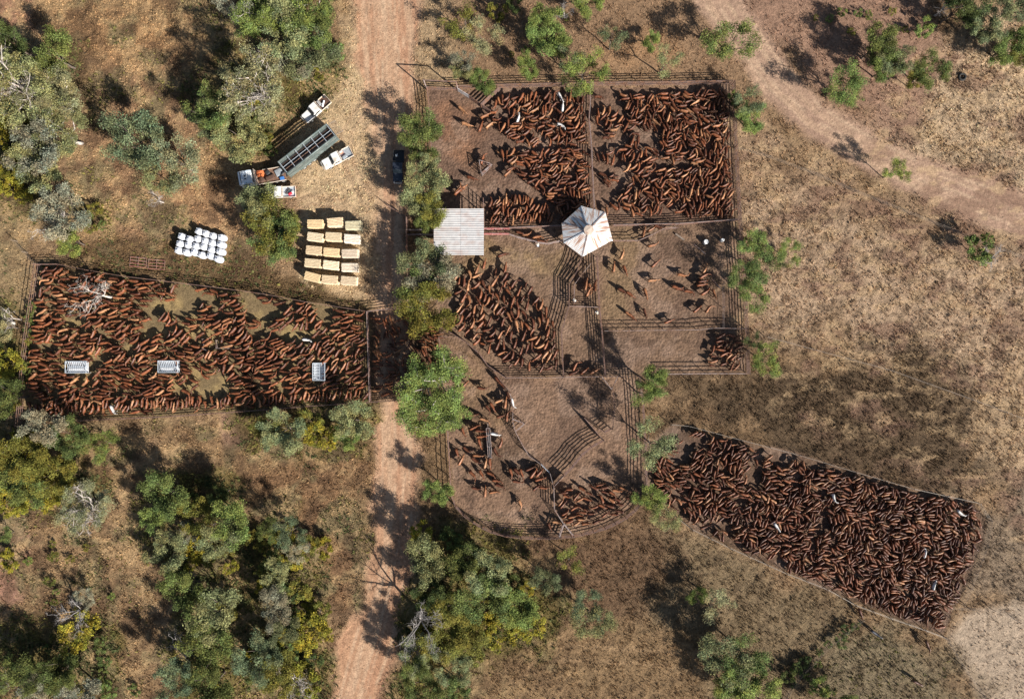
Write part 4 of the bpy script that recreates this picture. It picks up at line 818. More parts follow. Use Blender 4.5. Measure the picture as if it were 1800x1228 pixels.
# ---------------------------------------------------------------- vehicles
def prism(prof, y0, y1, inset=0.0):
    """side profile in x-z extruded across y"""
    n = len(prof); vs = [(x, y0, z) for x, z in prof] + [(x, y1, z) for x, z in prof]
    fs = [tuple(range(n)), tuple(range(n, 2 * n))[::-1]] + [(i, i + n, (i + 1) % n + n, (i + 1) % n) for i in range(n)]
    return MB().add(vs, fs)
def wheel(parent, x, y, r=0.39, w=0.26):
    b = MB(); b.tube([(0, -w / 2, 0), (0, -w / 2 * 0.8, 0), (0, w / 2 * 0.8, 0), (0, w / 2, 0)], [r * 0.9, r, r, r * 0.9], 16)
    t = b.build('wheel', M['tyre'], parent, (x, y, r), True)
    MB().cyl((0, (w / 2 + 0.005) * (1 if y > 0 else -1), 0), r * 0.55, 0.02, 12, 'Y').build('rim', M['rim'], t)
def ute(px, py, ang, label, paint='white_paint', tray_in='alloy', board='tray_board', cat='ute'):
    o = empty('utility_truck', W(px, py, 1.0), math.radians(ang)); tag(o, label, cat)
    P = M[paint]
    # bonnet with guards, cab, chassis
    prism([(2.62, 0.55), (2.66, 0.85), (2.55, 1.02), (1.12, 1.13), (0.95, 1.13), (0.95, 0.5)], -0.84, 0.84).build('bonnet', P, o, bevel=0.05)
    prism([(1.2, 0.5), (1.2, 1.13), (0.62, 1.78), (0.5, 1.82), (-0.42, 1.82), (-0.56, 1.76), (-0.6, 0.5)], -0.86, 0.86).build('cab', P, o, bevel=0.07)
    MB().box((0, 0, 0.55), (5.0, 0.8, 0.22)).build('chassis', M['black'], o)
    a, b_ = Vector((1.16, 0, 1.19)), Vector((0.66, 0, 1.74)); u = (b_ - a)
    nrm = Vector((-u.z, 0, u.x)).normalized() * -1
    ws = MB(); q = Vector((0.012 + 0.008, 0, 0.018)); ws.add([a + Vector((0, -0.74, 0)) + q, a + Vector((0, 0.74, 0)) + q, b_ + Vector((0, 0.64, 0)) + q, b_ + Vector((0, -0.64, 0)) + q, a + Vector((0, -0.74, 0)), a + Vector((0, 0.74, 0)), b_ + Vector((0, 0.64, 0)), b_ + Vector((0, -0.64, 0))], [(0, 1, 2, 3), (7, 6, 5, 4), (0, 4, 5, 1), (1, 5, 6, 2), (2, 6, 7, 3), (3, 7, 4, 0)])
    ws.build('windscreen', M['glass'], o)
    for s in (-1, 1):
        sw = MB(); y = s * 0.868; sw.add([(0.95, y, 1.2), (0.5, y, 1.66), (-0.35, y, 1.66), (-0.42, y, 1.2), (0.95, y * 0.985, 1.2), (0.5, y * 0.985, 1.66), (-0.35, y * 0.985, 1.66), (-0.42, y * 0.985, 1.2)], [(0, 1, 2, 3), (7, 6, 5, 4), (0, 4, 5, 1), (1, 5, 6, 2), (2, 6, 7, 3), (3, 7, 4, 0)]); sw.build('side_window', M['glass'], o)
        MB().box((2.64, s * 0.62, 0.84), (0.06, 0.22, 0.16)).build('headlight', M['lamp'], o)
        MB().box((0.86, s * 1.0, 1.25), (0.08, 0.2, 0.22)).build('mirror', M['black'], o, bevel=0.02)
        MB().box((-2.83, s * 0.75, 0.72), (0.05, 0.25, 0.12)).build('tail_light', M['tail'], o)
        for x in (1.75, -1.75): wheel(o, x, s * 0.74)
    MB().box((-0.62, 0, 1.5), (0.02, 1.2, 0.3)).build('rear_window', M['glass'], o)
    bb = MB(); 
    for z in (0.55, 0.85, 1.1): bb.bar((2.85, -0.7, z), (2.85, 0.7, z), 0.06)
    for y in (-0.55, 0.55): bb.bar((2.85, y, 0.45), (2.85, y, 1.12), 0.07)
    bb.build('bull_bar', M['alloy'], o)
    MB().box((-1.75, 0, 0.88), (2.2, 1.86, 0.06)).build('tray_floor', M[tray_in], o)
    for nm, c, d in (('tray_side', (-1.75, 0.93, 1.03), (2.2, 0.06, 0.26)), ('tray_side', (-1.75, -0.93, 1.03), (2.2, 0.06, 0.26)), ('tailgate', (-2.83, 0, 1.03), (0.06, 1.86, 0.26))):
        MB().box(c, d).build(nm, M[board], o, bevel=0.012)
    hb = MB()
    for y in (-0.9, -0.3, 0.3, 0.9): hb.bar((-0.70, y, 0.9), (-0.70, y, 1.8), 0.06)
    for z in (1.3, 1.78): hb.bar((-0.70, -0.9, z), (-0.70, 0.9, z), 0.06)
    hb.build('headboard', M[board], o)
    return o
def on(o, x, y, z):
    a = o.rotation_euler.z; p = o.location; return Vector((p.x + x * math.cos(a) - y * math.sin(a), p.y + x * math.sin(a) + y * math.cos(a), z))
def cargo(o, name, cat, label, x, y, z, d, mat, rz=0.0, lid=None, soft_=False):
    c = MB().box((0, 0, d[2] / 2), d).build(name, M[mat], None, on(o, x, y, z), soft_, min(d) * (0.35 if soft_ else 0.06)); c.rotation_euler.z = o.rotation_euler.z + rz; tag(c, label, cat)
    if lid: MB().box((0, 0, d[2] + 0.02), (d[0] * 0.96, d[1] * 0.96, 0.03)).build('lid', M[lid], c)
    return c
def swag(o, label, x, y, z, L, r, mat, rz):
    c = MB().tube([(-L / 2, 0, r), (-L / 2 * .92, 0, r), (L / 2 * .92, 0, r), (L / 2, 0, r)], [r * .8, r, r, r * .8], 12).build('bedroll', M[mat], None, on(o, x, y, z), True); c.rotation_euler.z = o.rotation_euler.z + rz; tag(c, label, 'bedroll')
    for q in (-0.25, 0.25): MB().tube([(q * L - .02, 0, r), (q * L + .02, 0, r)], r * 1.03, 12).build('strap', M['brown'], c)
u1 = ute(555, 192, 221, 'white ute parked on straw above the cattle trailer', tray_in='brown')
cargo(u1, 'toolbox', 'box', 'grey toolbox in the tray of the topmost white ute', -1.15, -0.35, 0.91, (0.5, 0.8, 0.4), 'grey', 0, 'alloy')
swag(u1, 'white rolled swag in the tray of the topmost white ute', -1.6, 0.15, 0.91, 1.1, 0.16, 'shirt', 0.6)
cargo(u1, 'jerry_can', 'can', 'dark jerry can at the tail of the topmost white ute', -2.5, -0.55, 0.91, (0.35, 0.18, 0.45), 'black')
u2 = ute(592, 278, 207, 'white ute parked right of the green cattle trailer', tray_in='grey')
cargo(u2, 'swag_bag', 'bag', 'grey swag bag in the tray of the ute beside the trailer', -1.35, 0.45, 0.91, (0.9, 0.6, 0.3), 'grey', 0.2, None, True)
cargo(u2, 'esky', 'cooler', 'orange cooler behind the cab of the ute beside the trailer', -1.15, -0.55, 0.91, (0.6, 0.4, 0.4), 'orange', 0.1, 'white_paint')
u3 = ute(491, 338, 183, 'white ute half under the olive tree beside the truck', tray_in='galv')
cargo(u3, 'kit_bag', 'bag', 'red kit bag in the tray of the ute under the tree', -1.9, 0.35, 0.91, (0.7, 0.42, 0.3), 'red', 0.5, None, True)
swag(u3, 'dark bedroll in the tray of the ute under the tree', -1.5, -0.1, 0.91, 1.2, 0.14, 'black', 0.9)
cargo(u3, 'bucket', 'bucket', 'white bucket in the tray of the ute under the tree', -2.4, 0.1, 0.91, (0.34, 0.34, 0.36), 'white_paint', 0.2)
u4 = ute(700, 293, 268, 'dark blue ute in tree shadow at the roadside', 'dark_paint', 'black', 'black')
cargo(u4, 'spare_drum', 'drum', 'pale drum in the tray of the dark shaded ute', -1.9, -0.3, 0.91, (0.4, 0.4, 0.35), 'grey', 0.3)
# truck: cab over engine, loaded flat tray
tk = empty('flatbed_truck', W(463, 309, 1.8), math.radians(190)); tag(tk, 'blue and white flatbed truck loaded with stock gear', 'truck')
tx = 2.1
prism([(tx + 2.1, 0.7), (tx + 2.15, 1.5), (tx + 1.95, 2.65), (tx + 1.6, 2.8), (tx - 0.35, 2.8), (tx - 0.45, 0.7)], -1.15, 1.15).build('cab', M['blue_white'], tk, bevel=0.09)
MB().box((tx + 2.08, 0, 2.02), (0.06, 1.95, 0.75), M=Matrix.Rotation(-0.17, 3, 'Y')).build('windscreen', M['glass'], tk)
for s in (-1, 1):
    MB().box((tx + 1.0, s * 1.16, 2.0), (0.9, 0.03, 0.6)).build('side_window', M['glass'], tk); MB().box((tx + 2.17, s * 0.85, 1.1), (0.05, 0.3, 0.22)).build('headlight', M['lamp'], tk)
    MB().box((tx + 1.85, s * 1.35, 2.1), (0.1, 0.22, 0.5)).build('mirror', M['black'], tk, bevel=0.02)
    for x in (3.2, -1.6, -2.9): wheel(tk, x, s * 0.98, 0.5, 0.34)
MB().box((tx + 0.7, 0.1, 2.86), (0.75, 0.8, 0.1)).build('roof_vent', M['white_paint'], tk, bevel=0.03)
for q in (-0.15, 0.35): MB().box((tx + 0.7, q, 2.92), (0.3, 0.2, 0.05)).build('hatch', M['black'], tk)
MB().box((tx + 1.5, 0, 2.83), (0.1, 1.9, 0.06)).build('roof_rail', M['black'], tk)
MB().box((0, 0, 0.75), (7.6, 0.9, 0.3)).build('chassis', M['black'], tk)
MB().box((-1.15, 0, 1.15), (5.0, 2.4, 0.12)).build('tray_floor', M['plank'], tk)
MB().box((1.32, 0, 1.9), (0.1, 2.45, 1.5)).build('headboard', M['tray_board'], tk)
for s in (-1, 1): MB().box((-1.15, s * 1.2, 1.3), (5.0, 0.06, 0.2)).build('tray_side', M['tray_board'], tk)
cargo(tk, 'plastic_crate', 'crate', 'orange square crate behind the truck cab', 0.55, -0.55, 1.21, (1.1, 0.95, 0.55), 'orange', -0.08, 'orange')
cargo(tk, 'saddle_pile', 'gear', 'brown heap of saddles at the middle of the truck tray', -1.0, 0.45, 1.21, (1.6, 0.9, 0.5), 'brown', 0.2, None, True)
cargo(tk, 'gear_heap', 'gear', 'dark heap of halters on the upper side of the truck tray', -0.7, -0.55, 1.21, (0.8, 0.8, 0.45), 'black', 0.4, None, True)
cargo(tk, 'blue_drum', 'drum', 'blue plastic tub at the tail of the truck tray', -3.0, 0.85, 1.21, (0.7, 0.5, 0.35), 'blue', 0.1)
cargo(tk, 'canvas_roll', 'gear', 'grey canvas sheet folded at the tail of the truck tray', -2.6, -0.3, 1.21, (1.3, 1.2, 0.25), 'grey', 0.3, None, True)
cargo(tk, 'saddle_pile', 'gear', 'brown saddle heap nearest the truck headboard', 0.5, 0.5, 1.21, (0.9, 0.9, 0.4), 'brown', 0.6, None, True)
# cattle trailer
tr = empty('cattle_trailer', W(541, 263, 2.8), math.radians(38)); tag(tr, 'long grey-green open topped cattle trailer with roof bars', 'trailer')
TL, TW = 10.6, 2.5
MB().box((0, 0, 2.1), (TL - 0.1, TW - 0.1, 0.10)).build('floor_deck', M['black'], tr)
MB().box((0, 0, 1.0), (TL, TW - 0.1, 0.14)).build('lower_deck', M['black'], tr)
for k in range(5): MB().box((0, -TW / 2 + 0.42 + k * 0.415, 2.18), (TL - 0.3, 0.14, 0.05)).build('floor_board', M['plank'], tr)
for s in (-1, 1):
    for z, hh in ((1.55, 0.95), (2.32, 0.22), (2.70, 0.22), (3.06, 0.2)): MB().box((0, s * TW / 2, z), (TL, 0.06, hh)).build('side_board', M['crate_green'], tr, bevel=0.015)
    MB().tube([(-TL / 2, s * TW / 2, 3.3), (TL / 2, s * TW / 2, 3.3)], 0.14, 8).build('top_rail', M['crate_green'], tr, smooth=True)
    for k in range(8): MB().bar((-TL / 2 + k * TL / 7, s * (TW / 2 + 0.06), 0.95), (-TL / 2 + k * TL / 7, s * (TW / 2 + 0.06), 3.3), 0.09).build('stanchion', M['crate_green'], tr)
    for x in (-2.6, -1.5, -3.7): wheel(tr, x + 1.2, s * 1.05, 0.48, 0.32)
    MB().box((-1.4, s * 1.2, 1.02), (3.8, 0.35, 0.08)).build('mudguard', M['crate_green'], tr)
for k in range(7): MB().bar((-TL / 2 + 0.15 + k * (TL - 0.3) / 6, -TW / 2, 3.36), (-TL / 2 + 0.15 + k * (TL - 0.3) / 6, TW / 2, 3.36), 0.08).build('cross_bar', M['galv'], tr)
MB().bar((-TL / 2, 0, 3.30), (TL / 2, 0, 3.30), 0.06).build('centre_bar', M['galv'], tr)
for x, nm in ((TL / 2, 'tail_gate'), (-TL / 2, 'front_wall')):
    b = MB()
    for z in (1.3, 1.7, 2.1, 2.5, 2.9, 3.2): b.box((x, 0, z), (0.06, TW, 0.28))
    b.build(nm, M['crate_green'], tr)
rp = MB()
for y in (-1.1, 1.1): rp.bar((TL / 2, y, 3.2), (TL / 2 + 1.5, y, 2.6), 0.08)
for k in range(7): rp.bar((TL / 2 + 0.1 + k * 0.22, -1.1, 3.15 - k * 0.088), (TL / 2 + 0.1 + k * 0.22, 1.1, 3.15 - k * 0.088), 0.05)
rp.build('rear_canopy', M['timber'], tr)
MB().tube([(-TL / 2 - 1.6, 0, 1.2), (-TL / 2 - 0.7, 0, 1.6), (-TL / 2, 0, 1.3)], 0.14, 8).build('drawbar', M['black'], tr)

# ---------------------------------------------------------------- white bulk bags
BAGS = [(845, 320, 1), (1000, 370, 1), (1150, 420, 1), (1335, 455, 1.15), (475, 430, 1.02), (650, 490, 1), (820, 485, 1), (980, 530, 1), (1135, 575, 1), (1320, 608, 1.2), (435, 590, 1), (615, 620, 1), (780, 640, 1), (950, 655, 1), (1115, 715, 1), (1310, 760, 1.15), (405, 735, 1), (575, 778, 1), (740, 775, 1), (905, 832, 1), (1090, 850, 1), (1262, 920, 1.15)]
def bag_mesh(seed):
    g = random.Random(seed); bm = bmesh.new(); bmesh.ops.create_cube(bm, size=1.0)
    bmesh.ops.subdivide_edges(bm, edges=bm.edges[:], cuts=5, use_grid_fill=True)
    for v in bm.verts:
        x, y, z = v.co; rr = max(abs(x), abs(y)) / max(math.hypot(x, y), 1e-6)
        k = rr ** 0.8 if math.hypot(x, y) > 0.01 else 1; side = 1 + 0.10 * (1 - (2 * z) ** 2)
        crown = 0.10 * max(0, 1 - 3.4 * (x * x + y * y)) if z > 0.45 else 0
        v.co = Vector((x * k * 1.22 * side + g.uniform(-.012, .012), y * k * 1.22 * side + g.uniform(-.012, .012), (z + 0.5) * 1.2 + crown + (g.uniform(-.035, .03) if z > 0.45 else 0)))
    m = bpy.data.meshes.new('sack'); bm.to_mesh(m); bm.free(); m.polygons.foreach_set('use_smooth', [True] * len(m.polygons)); m.materials.append(M['bag']); return m
bagm = [bag_mesh(i) for i in range(4)]
lp = MB()
for sx in (-1, 1):
    for sy in (-1, 1): lp.tube([(sx * .52, sy * .3, 1.12), (sx * .5, sy * .42, 1.3), (sx * .3, sy * .52, 1.12)], 0.03, 5)
lpm = lp.mesh('lifting_loop'); lpm.materials.append(M['bag'])
ng = MB().tube([(0, 0, 1.2), (0, 0, 1.36), (0.05, 0.03, 1.42)], [0.22, 0.12, 0.14], 9).mesh('tied_neck'); ng.materials.append(M['bag'])
ROWN = ['top', 'second', 'third', 'bottom']; ordn = ['first', 'second', 'third', 'fourth', 'fifth', 'sixth']
rows = [BAGS[:4], BAGS[4:10], BAGS[10:16], BAGS[16:]]
for ri, row in enumerate(rows):
    for ci, (x, y, s) in enumerate(row):
        o = empty('bulk_bag', W(280 + x / 12.28, 380 + y / 12.28, 1.2), random.uniform(-0.2, 0.2) - 0.2); o.scale = (s * 0.93, 0.93, random.uniform(0.95, 1.06))
        link_mesh('sack', bagm[(ri * 3 + ci) % 4], None, o); link_mesh('lifting_loop', lpm, None, o); link_mesh('tied_neck', ng, None, o)
        tag(o, f'white woven bulk bag, {ordn[ci]} from the left in the {ROWN[ri]} row', 'bulk bag', 'white bulk bags left of the hay bales')

# ---------------------------------------------------------------- hay bales, stacked two high
def bale_mesh(seed):
    g = random.Random(seed); bm = bmesh.new(); bmesh.ops.create_grid(bm, x_segments=14, y_segments=8, size=0.5); bm.free()
    bm = bmesh.new(); bmesh.ops.create_cube(bm, size=1.0); bmesh.ops.subdivide_edges(bm, edges=bm.edges[:], cuts=9, use_grid_fill=True)
    for v in bm.verts:
        x, y, z = v.co; q = 0.030 * math.sin(y * 31.4) if abs(z) > 0.49 else 0
        ends = g.uniform(-.035, .035) if abs(x) > 0.49 else 0
        v.co = Vector((x * 2.62 + ends * 1.6 + g.uniform(-.015, .015), y * 1.42 + g.uniform(-.02, .02), (z + 0.5) * 0.9 + q + g.uniform(-.014, .014)))
    m = bpy.data.meshes.new('hay'); bm.to_mesh(m); bm.free(); m.materials.append(M['bale']); return m
balem = [bale_mesh(i) for i in range(4)]
twm = []
for k in range(5):
    t = MB(); y = -0.5 + k * 0.25
    t.bar((-1.33, y, 0.93), (1.33, y, 0.93), 0.025); t.bar((-1.34, y, 0), (-1.34, y, 0.93), 0.025); t.bar((1.34, y, 0), (1.34, y, 0.93), 0.025)
    m = t.mesh('twine'); m.materials.append(M['twine']); twm.append(m)
BL = [[(360, 270, 0), (645, 250, 5), (908, 292, 2)], [(362, 462, -7), (616, 462, -3), (885, 490, -4)], [(335, 655, -5), (592, 682, -4), (856, 695, 1)], [(322, 840, -5), (584, 868, -6), (852, 897, 0)], [(314, 1040, -15), (570, 1076, -4), (840, 1090, -4)]]
BR = ['top', 'second', 'middle', 'fourth', 'bottom']; BC = ['left', 'centre', 'right']
hayc = [(0.60, 0.48, 0.32), (0.58, 0.43, 0.25), (0.62, 0.52, 0.37), (0.60, 0.46, 0.30)]
for ri, row in enumerate(BL):
    for ci, (x, y, a) in enumerate(row):
        for lv in (0, 1):
            p = W(510 + x / 8.19, 360 + y / 8.19, 1.8) + Vector((random.uniform(-.05, .05), random.uniform(-.05, .05), lv * 0.93)) * (1 if lv else 1.0)
            o = empty('hay_bale', p, math.radians(a) + random.uniform(-.02, .02) * (1 - lv))
            hb_ = link_mesh('hay', balem[(ri * 3 + ci + lv) % 4], None, o); c = hayc[(ri + ci * 2 + lv) % 4]; v = random.uniform(0.88, 1.12); g_ = 0.0
            if ci == 2: c = (c[0] * 0.98, c[1] * 1.05, c[2] * 1.25)
            if ri == 0 and ci == 2: c = (0.44, 0.40, 0.27)
            hb_.color = (c[0] * v, c[1] * v, c[2] * v, 1)
            for m in twm: link_mesh('twine', m, None, o)
            tag(o, f"{'upper' if lv else 'lower'} square hay bale of the {BC[ci]} stack in the {BR[ri]} row", 'hay bale', 'square hay bales stacked in five rows')

# ---------------------------------------------------------------- galvanised hay feeders among the western mob
def feeder(px, py, L, Wd, ang, label):
    o = empty('hay_feeder', W(px, py, 1.3), math.radians(ang)); tag(o, label, 'hay feeder')
    f = MB()
    for s in (-1, 1):
        f.tube([(-L / 2, s * Wd / 2, 1.25), (L / 2, s * Wd / 2, 1.25)], 0.06, 6); f.tube([(s * L / 2, -Wd / 2, 1.25), (s * L / 2, Wd / 2, 1.25)], 0.06, 6)
    f.build('top_frame', M['galv'], o)
    for sx in (-1, 1):
        for sy in (-1, 1): MB().tube([(sx * L / 2, sy * Wd / 2, -0.1), (sx * L / 2, sy * Wd / 2, 1.25)], 0.06, 6).build('leg', M['galv'], o)
    MB().tube([(-L / 2, 0, 0.75), (L / 2, 0, 0.75)], 0.06, 6).build('keel_bar', M['galv'], o)
    bmesh_ = MB().bar((0, 0, 0.75), (0, Wd / 2, 1.25), 0.07).mesh('rack_bar'); bmesh_.materials.append(M['galv'])
    b2 = MB().bar((0, 0, 0.75), (0, -Wd / 2, 1.25), 0.07).mesh('rack_bar'); b2.materials.append(M['galv'])
    n = 11
    for k in range(n):
        x = -L / 2 + (k + 0.5) * L / n; link_mesh('rack_bar', bmesh_, None, o, (x, 0, 0)); link_mesh('rack_bar', b2, None, o, (x, 0, 0))
    MB().box((0, 0, 0.45), (L * 0.98, Wd * 0.9, 0.06)).build('tray', M['galv_pale'], o)
    for s in (-1, 1): MB().box((0, s * Wd * 0.46, 0.55), (L * 0.98, 0.04, 0.22)).build('tray_lip', M['galv'], o)
feeder(132.5, 645, 3.6, 2.0, 0, 'galvanised hay feeder nearest the left end of the western yard')
feeder(294.5, 644, 3.4, 2.0, 0, 'galvanised hay feeder in the middle of the western yard')
feeder(560, 653, 3.0, 2.1, 90, 'upright galvanised hay feeder near the right end of the western yard')
# hay rack of the southern yard
hr = empty('hay_rack', W(860, 777), math.radians(94)); tag(hr, 'long narrow pipe hay rack in the southern yard', 'hay rack')
for y in (-0.32, 0.32): MB().bar((-2.6, y, 1.0), (2.6, y, 1.0), 0.09).build('top_rail', M['rail_light'], hr)
MB().bar((-2.6, 0, 0.9), (3.4, 0, 0.9), 0.07).build('keel_bar', M['rail_light'], hr)
for x in (-2.6, -0.6, 1.4, 2.6):
    MB().bar((x, -0.32, 1.0), (x, 0.32, 1.0), 0.08).build('cross_bar', M['rail_light'], hr)
    for y in (-0.32, 0.32): MB().bar((x, y, -0.1), (x, y, 1.0), 0.08).build('leg', M['rail'], hr)
MB().box((0, 0, 0.35), (5.2, 0.6, 0.3)).build('trough', M['black'], hr)
# three sided feed rack of the bare north west yard
A_, B_, C_ = W(843, 286), W(865, 293), W(847, 310); fr = empty('feed_rack', C_); tag(fr, 'three sided slatted feed rack in the bare north west yard', 'feed rack')
for p, q, w_ in ((A_, B_, 0.10), (A_, C_, 0.10), (C_, B_, 0.28)):
    p, q = p - C_, q - C_
    for z in (0.35, 1.65): MB().bar(p + Vector((0, 0, z)), q + Vector((0, 0, z)), w_ if z > 1 else 0.08, 0.10).build('rail', M['rail_light'], fr)
    n = max(3, int((q - p).length / 0.42))
    for k in range(n + 1): MB().bar(p.lerp(q, k / n) + Vector((0, 0, -0.1)), p.lerp(q, k / n) + Vector((0, 0, 1.65)), 0.09, 0.06).build('slat', M['rail'], fr)
# panels on the ground by the western yard
for (x, y, a, lab) in ((244, 461, -6, 'rusty gate panel lying on the ground, left of two'), (276, 465, -4, 'rusty gate panel lying on the ground, right of two')):
    o = empty('field_gate', W(x, y), math.radians(a)); tag(o, lab, 'gate', 'rusty gate panels lying above the western yard')
    for z in (-0.8, -0.27, 0.27, 0.8): MB().bar((-1.45, z, 0.16), (1.45, z, 0.16), 0.07).build('rail', M['rail_red'], o)
    for x_ in (-1.45, 0, 1.45): MB().bar((x_, -0.8, 0.17), (x_, 0.8, 0.17), 0.07).build('upright', M['rail'], o)
# drums, tyre
for (x, y, s, lab) in ((1239, 426, 0.42, 'round white drum in the deep tree shadow of the eastern yard'), (1268, 423, 0.3, 'small white drum right of the larger one under the tree shadow')):
    o = MB().tube([(0, 0, 0), (0, 0, 0.06), (0, 0, 0.8), (0, 0, 0.86)], [s * .92, s, s, s * .9], 14).build('drum', M['white_paint'], None, W(x, y)); tag(o, lab, 'drum')
    MB().tube([(0.1, 0, 0.86), (0.1, 0, 0.9)], 0.05, 8).build('bung', M['black'], o)
ty = MB(); R_, r_ = 0.55, 0.2
for i in range(20):
    for j in range(8):
        a, b_ = 2 * math.pi * i / 20, 2 * math.pi * j / 8; ty.v.append(((R_ + r_ * math.cos(b_)) * math.cos(a), (R_ + r_ * math.cos(b_)) * math.sin(a), 0.2 + r_ * 0.9 * math.sin(b_)))
for i in range(20):
    for j in range(8): ty.f.append((i * 8 + j, ((i + 1) % 20) * 8 + j, ((i + 1) % 20) * 8 + (j + 1) % 8, i * 8 + (j + 1) % 8))
o = ty.build('old_tyre', M['tyre'], None, W(1690, 136), True); tag(o, 'dark old tyre lying alone on the gravel at upper right', 'tyre')
# big pale logs at tree feet
for (x, y, a, L, r_, lab) in ((76, 178, -35, 3.2, 0.45, 'thick pale log at the foot of the far left gum'), (476, 180, -50, 2.6, 0.6, 'thick pale stump log under the big bare gum'), (180, 884, 35, 2.6, 0.5, 'grey log at the foot of the lower left dead tree'), (4, 812, 20, 1.6, 0.5, 'white log at the left edge of the picture'), (20, 568, 0, 1.8, 0.4, 'grey log left of the western yard fence')):
    d = Vector((math.cos(math.radians(a)), math.sin(math.radians(a)), 0)) * L / 2
    o = MB().tube([-d + Vector((0, 0, r_)), Vector((0.05, 0.08, r_ * 1.1)), d + Vector((0, 0, r_))], [r_, r_ * 0.9, r_ * 0.7], 9).build('fallen_log', M['bark'], None, W(x, y), True); tag(o, lab, 'log')
# ---------------------------------------------------------------- animals: one continuous skin each
def beast(rings, legs, ears, tail, seed=0, leg_swing=(0, 0, 0, 0)):
    """rings: (x, y, z, half width, half height); legs are drawn out of the belly faces, ears and tail out of the head and rump"""
    bm = bmesh.new(); R = []; K = 8
    for i, (x, y, z, w, h) in enumerate(rings):
        p = rings[max(i - 1, 0)]; q = rings[min(i + 1, len(rings) - 1)]; t = Vector((q[0] - p[0], q[1] - p[1], q[2] - p[2])).normalized()
        side = Vector((-t.y, t.x, 0)).normalized(); up = t.cross(side) * -1; up = up if up.z > 0 else -up
        ring = []
        for k in range(K):
            a = 2 * math.pi * k / K; wk = 0.80 if k in (1, 3) else 1.0
            ring.append(bm.verts.new(Vector((x, y, z)) + side * math.cos(a) * w * wk + up * math.sin(a) * h * (0.86 if k in (1, 3) else 1.08 if k == 2 else 1.0)))
        R.append(ring)
    F = {}
    for i in range(len(R) - 1):
        for k in range(K): F[(i, k)] = bm.faces.new((R[i][k], R[i][(k + 1) % K], R[i + 1][(k + 1) % K], R[i + 1][k]))
    bm.faces.new(R[0][::-1]); bm.faces.new(R[-1])
    def draw(face, stations):
        for c, wx, wy, up in stations:
            r = bmesh.ops.extrude_discrete_faces(bm, faces=[face]); face = r['faces'][0]; c = Vector(c)
            m = face.calc_center_median(); vs = list(face.verts)
            nrm = (vs[2].co - vs[0].co).cross(vs[3].co - vs[1].co)
            if up == 'x': ax, ay = Vector((0, 1, 0)), Vector((0, 0, 1))
            else: ax, ay = Vector((1, 0, 0)), Vector((0, 1, 0))
            for v in vs:
                d = v.co - m; v.co = c + ax * wx * (1 if d.dot(ax) > 0 else -1) + ay * wy * (1 if (d.dot(ay) > 0 or (abs(d.dot(ay)) < 1e-6)) else -1)
        return face
    for j, (ri, k, st) in enumerate(legs):
        sw = leg_swing[j]; draw(F[(ri, k)], [((c[0] + sw * (1 - c[2] / 0.9), c[1], c[2]), wx, wy, 'z') for c, wx, wy in st])
    for (ri, k, c1) in ears:
        f = F[(ri, k)]; r = bmesh.ops.inset_individual(bm, faces=[f], thickness=0.012); r = bmesh.ops.extrude_discrete_faces(bm, faces=[f]); f2 = r['faces'][0]
        m = f2.calc_center_median(); n_ = f2.normal.copy()
        for v in f2.verts: v.co = m + (v.co - m) * 0.7 + Vector(c1)
    r = bmesh.ops.extrude_discrete_faces(bm, faces=[f for f in bm.faces if len(f.verts) == 8 and f.calc_center_median().x < 0][:1]); f = r['faces'][0]; m = f.calc_center_median()
    for v in f.verts: v.co = m + (v.co - m) * 0.25 + Vector((-0.07, 0, tail))
    r = bmesh.ops.extrude_discrete_faces(bm, faces=[f]); f = r['faces'][0]; m = f.calc_center_median()
    for v in f.verts: v.co = m + (v.co - m) * 0.9 + Vector((-0.08, 0, -0.6))
    bmesh.ops.triangulate(bm, faces=[f for f in bm.faces if len(f.verts) > 4])
    bmesh.ops.recalc_face_normals(bm, faces=bm.faces[:])
    me_ = bpy.data.meshes.new('body'); bm.to_mesh(me_); bm.free(); me_.polygons.foreach_set('use_smooth', [True] * len(me_.polygons)); return me_
def cow_mesh(bend=0.0, head_z=0.0, body=0.0, swing=(0, 0, 0, 0), fat=1.0):
    base = [(-0.96, 1.04, .12, .14), (-0.88, 1.06, .25, .25), (-0.66, 1.05, .345, .31), (-0.36, 1.01, .345, .345), (-0.02, 0.97, .365, .37), (0.26, 0.99, .305, .36), (0.49, 1.08, .225, .37), (0.70, 1.12, .135, .25), (0.88, 1.15, .085, .17), (1.00, 1.18, .115, .15), (1.12, 1.12, .090, .12), (1.28, 1.00, .060, .09), (1.34, 0.96, .045, .065)]
    rg = []
    for x, z, w, h in base:
        t = max(0, x - 0.45); y = bend * t * t * 1.1 + body * (x * x - 0.3); xx = x - abs(bend) * t * t * 0.35
        zz = z + head_z * t * (0.9 if head_z < 0 else 0.5); rg.append((xx, y, zz, w * fat * 0.84, h))
    yb = body
    fl = lambda s: [((0.42, s * .17 + body * -.05, .62), .085, .075), ((0.44, s * .19, .40), .055, .05), ((0.43, s * .19, .12), .042, .042), ((0.45, s * .19, -.03), .06, .05)]
    hl = lambda s: [((-0.72, s * .20, .66), .13, .085), ((-0.66, s * .19, .50), .075, .06), ((-0.78, s * .18, .36), .05, .045), ((-0.74, s * .18, .10), .042, .042), ((-0.72, s * .18, -.03), .06, .05)]
    legs = [(5, 4, fl(-1)), (5, 7, fl(1)), (1, 4, hl(-1)), (1, 7, hl(1))]
    legs = []
    for ri, mk_ in ((5, fl), (1, hl)):
        for s in (1, -1): legs.append((ri, 6 if s > 0 else 5, mk_(s)))
    return beast(rg, legs, [(8, 0, (-.02, .15, -.02)), (8, 3, (-.02, -.15, -.02))] if True else [], 0.0, 0, swing)
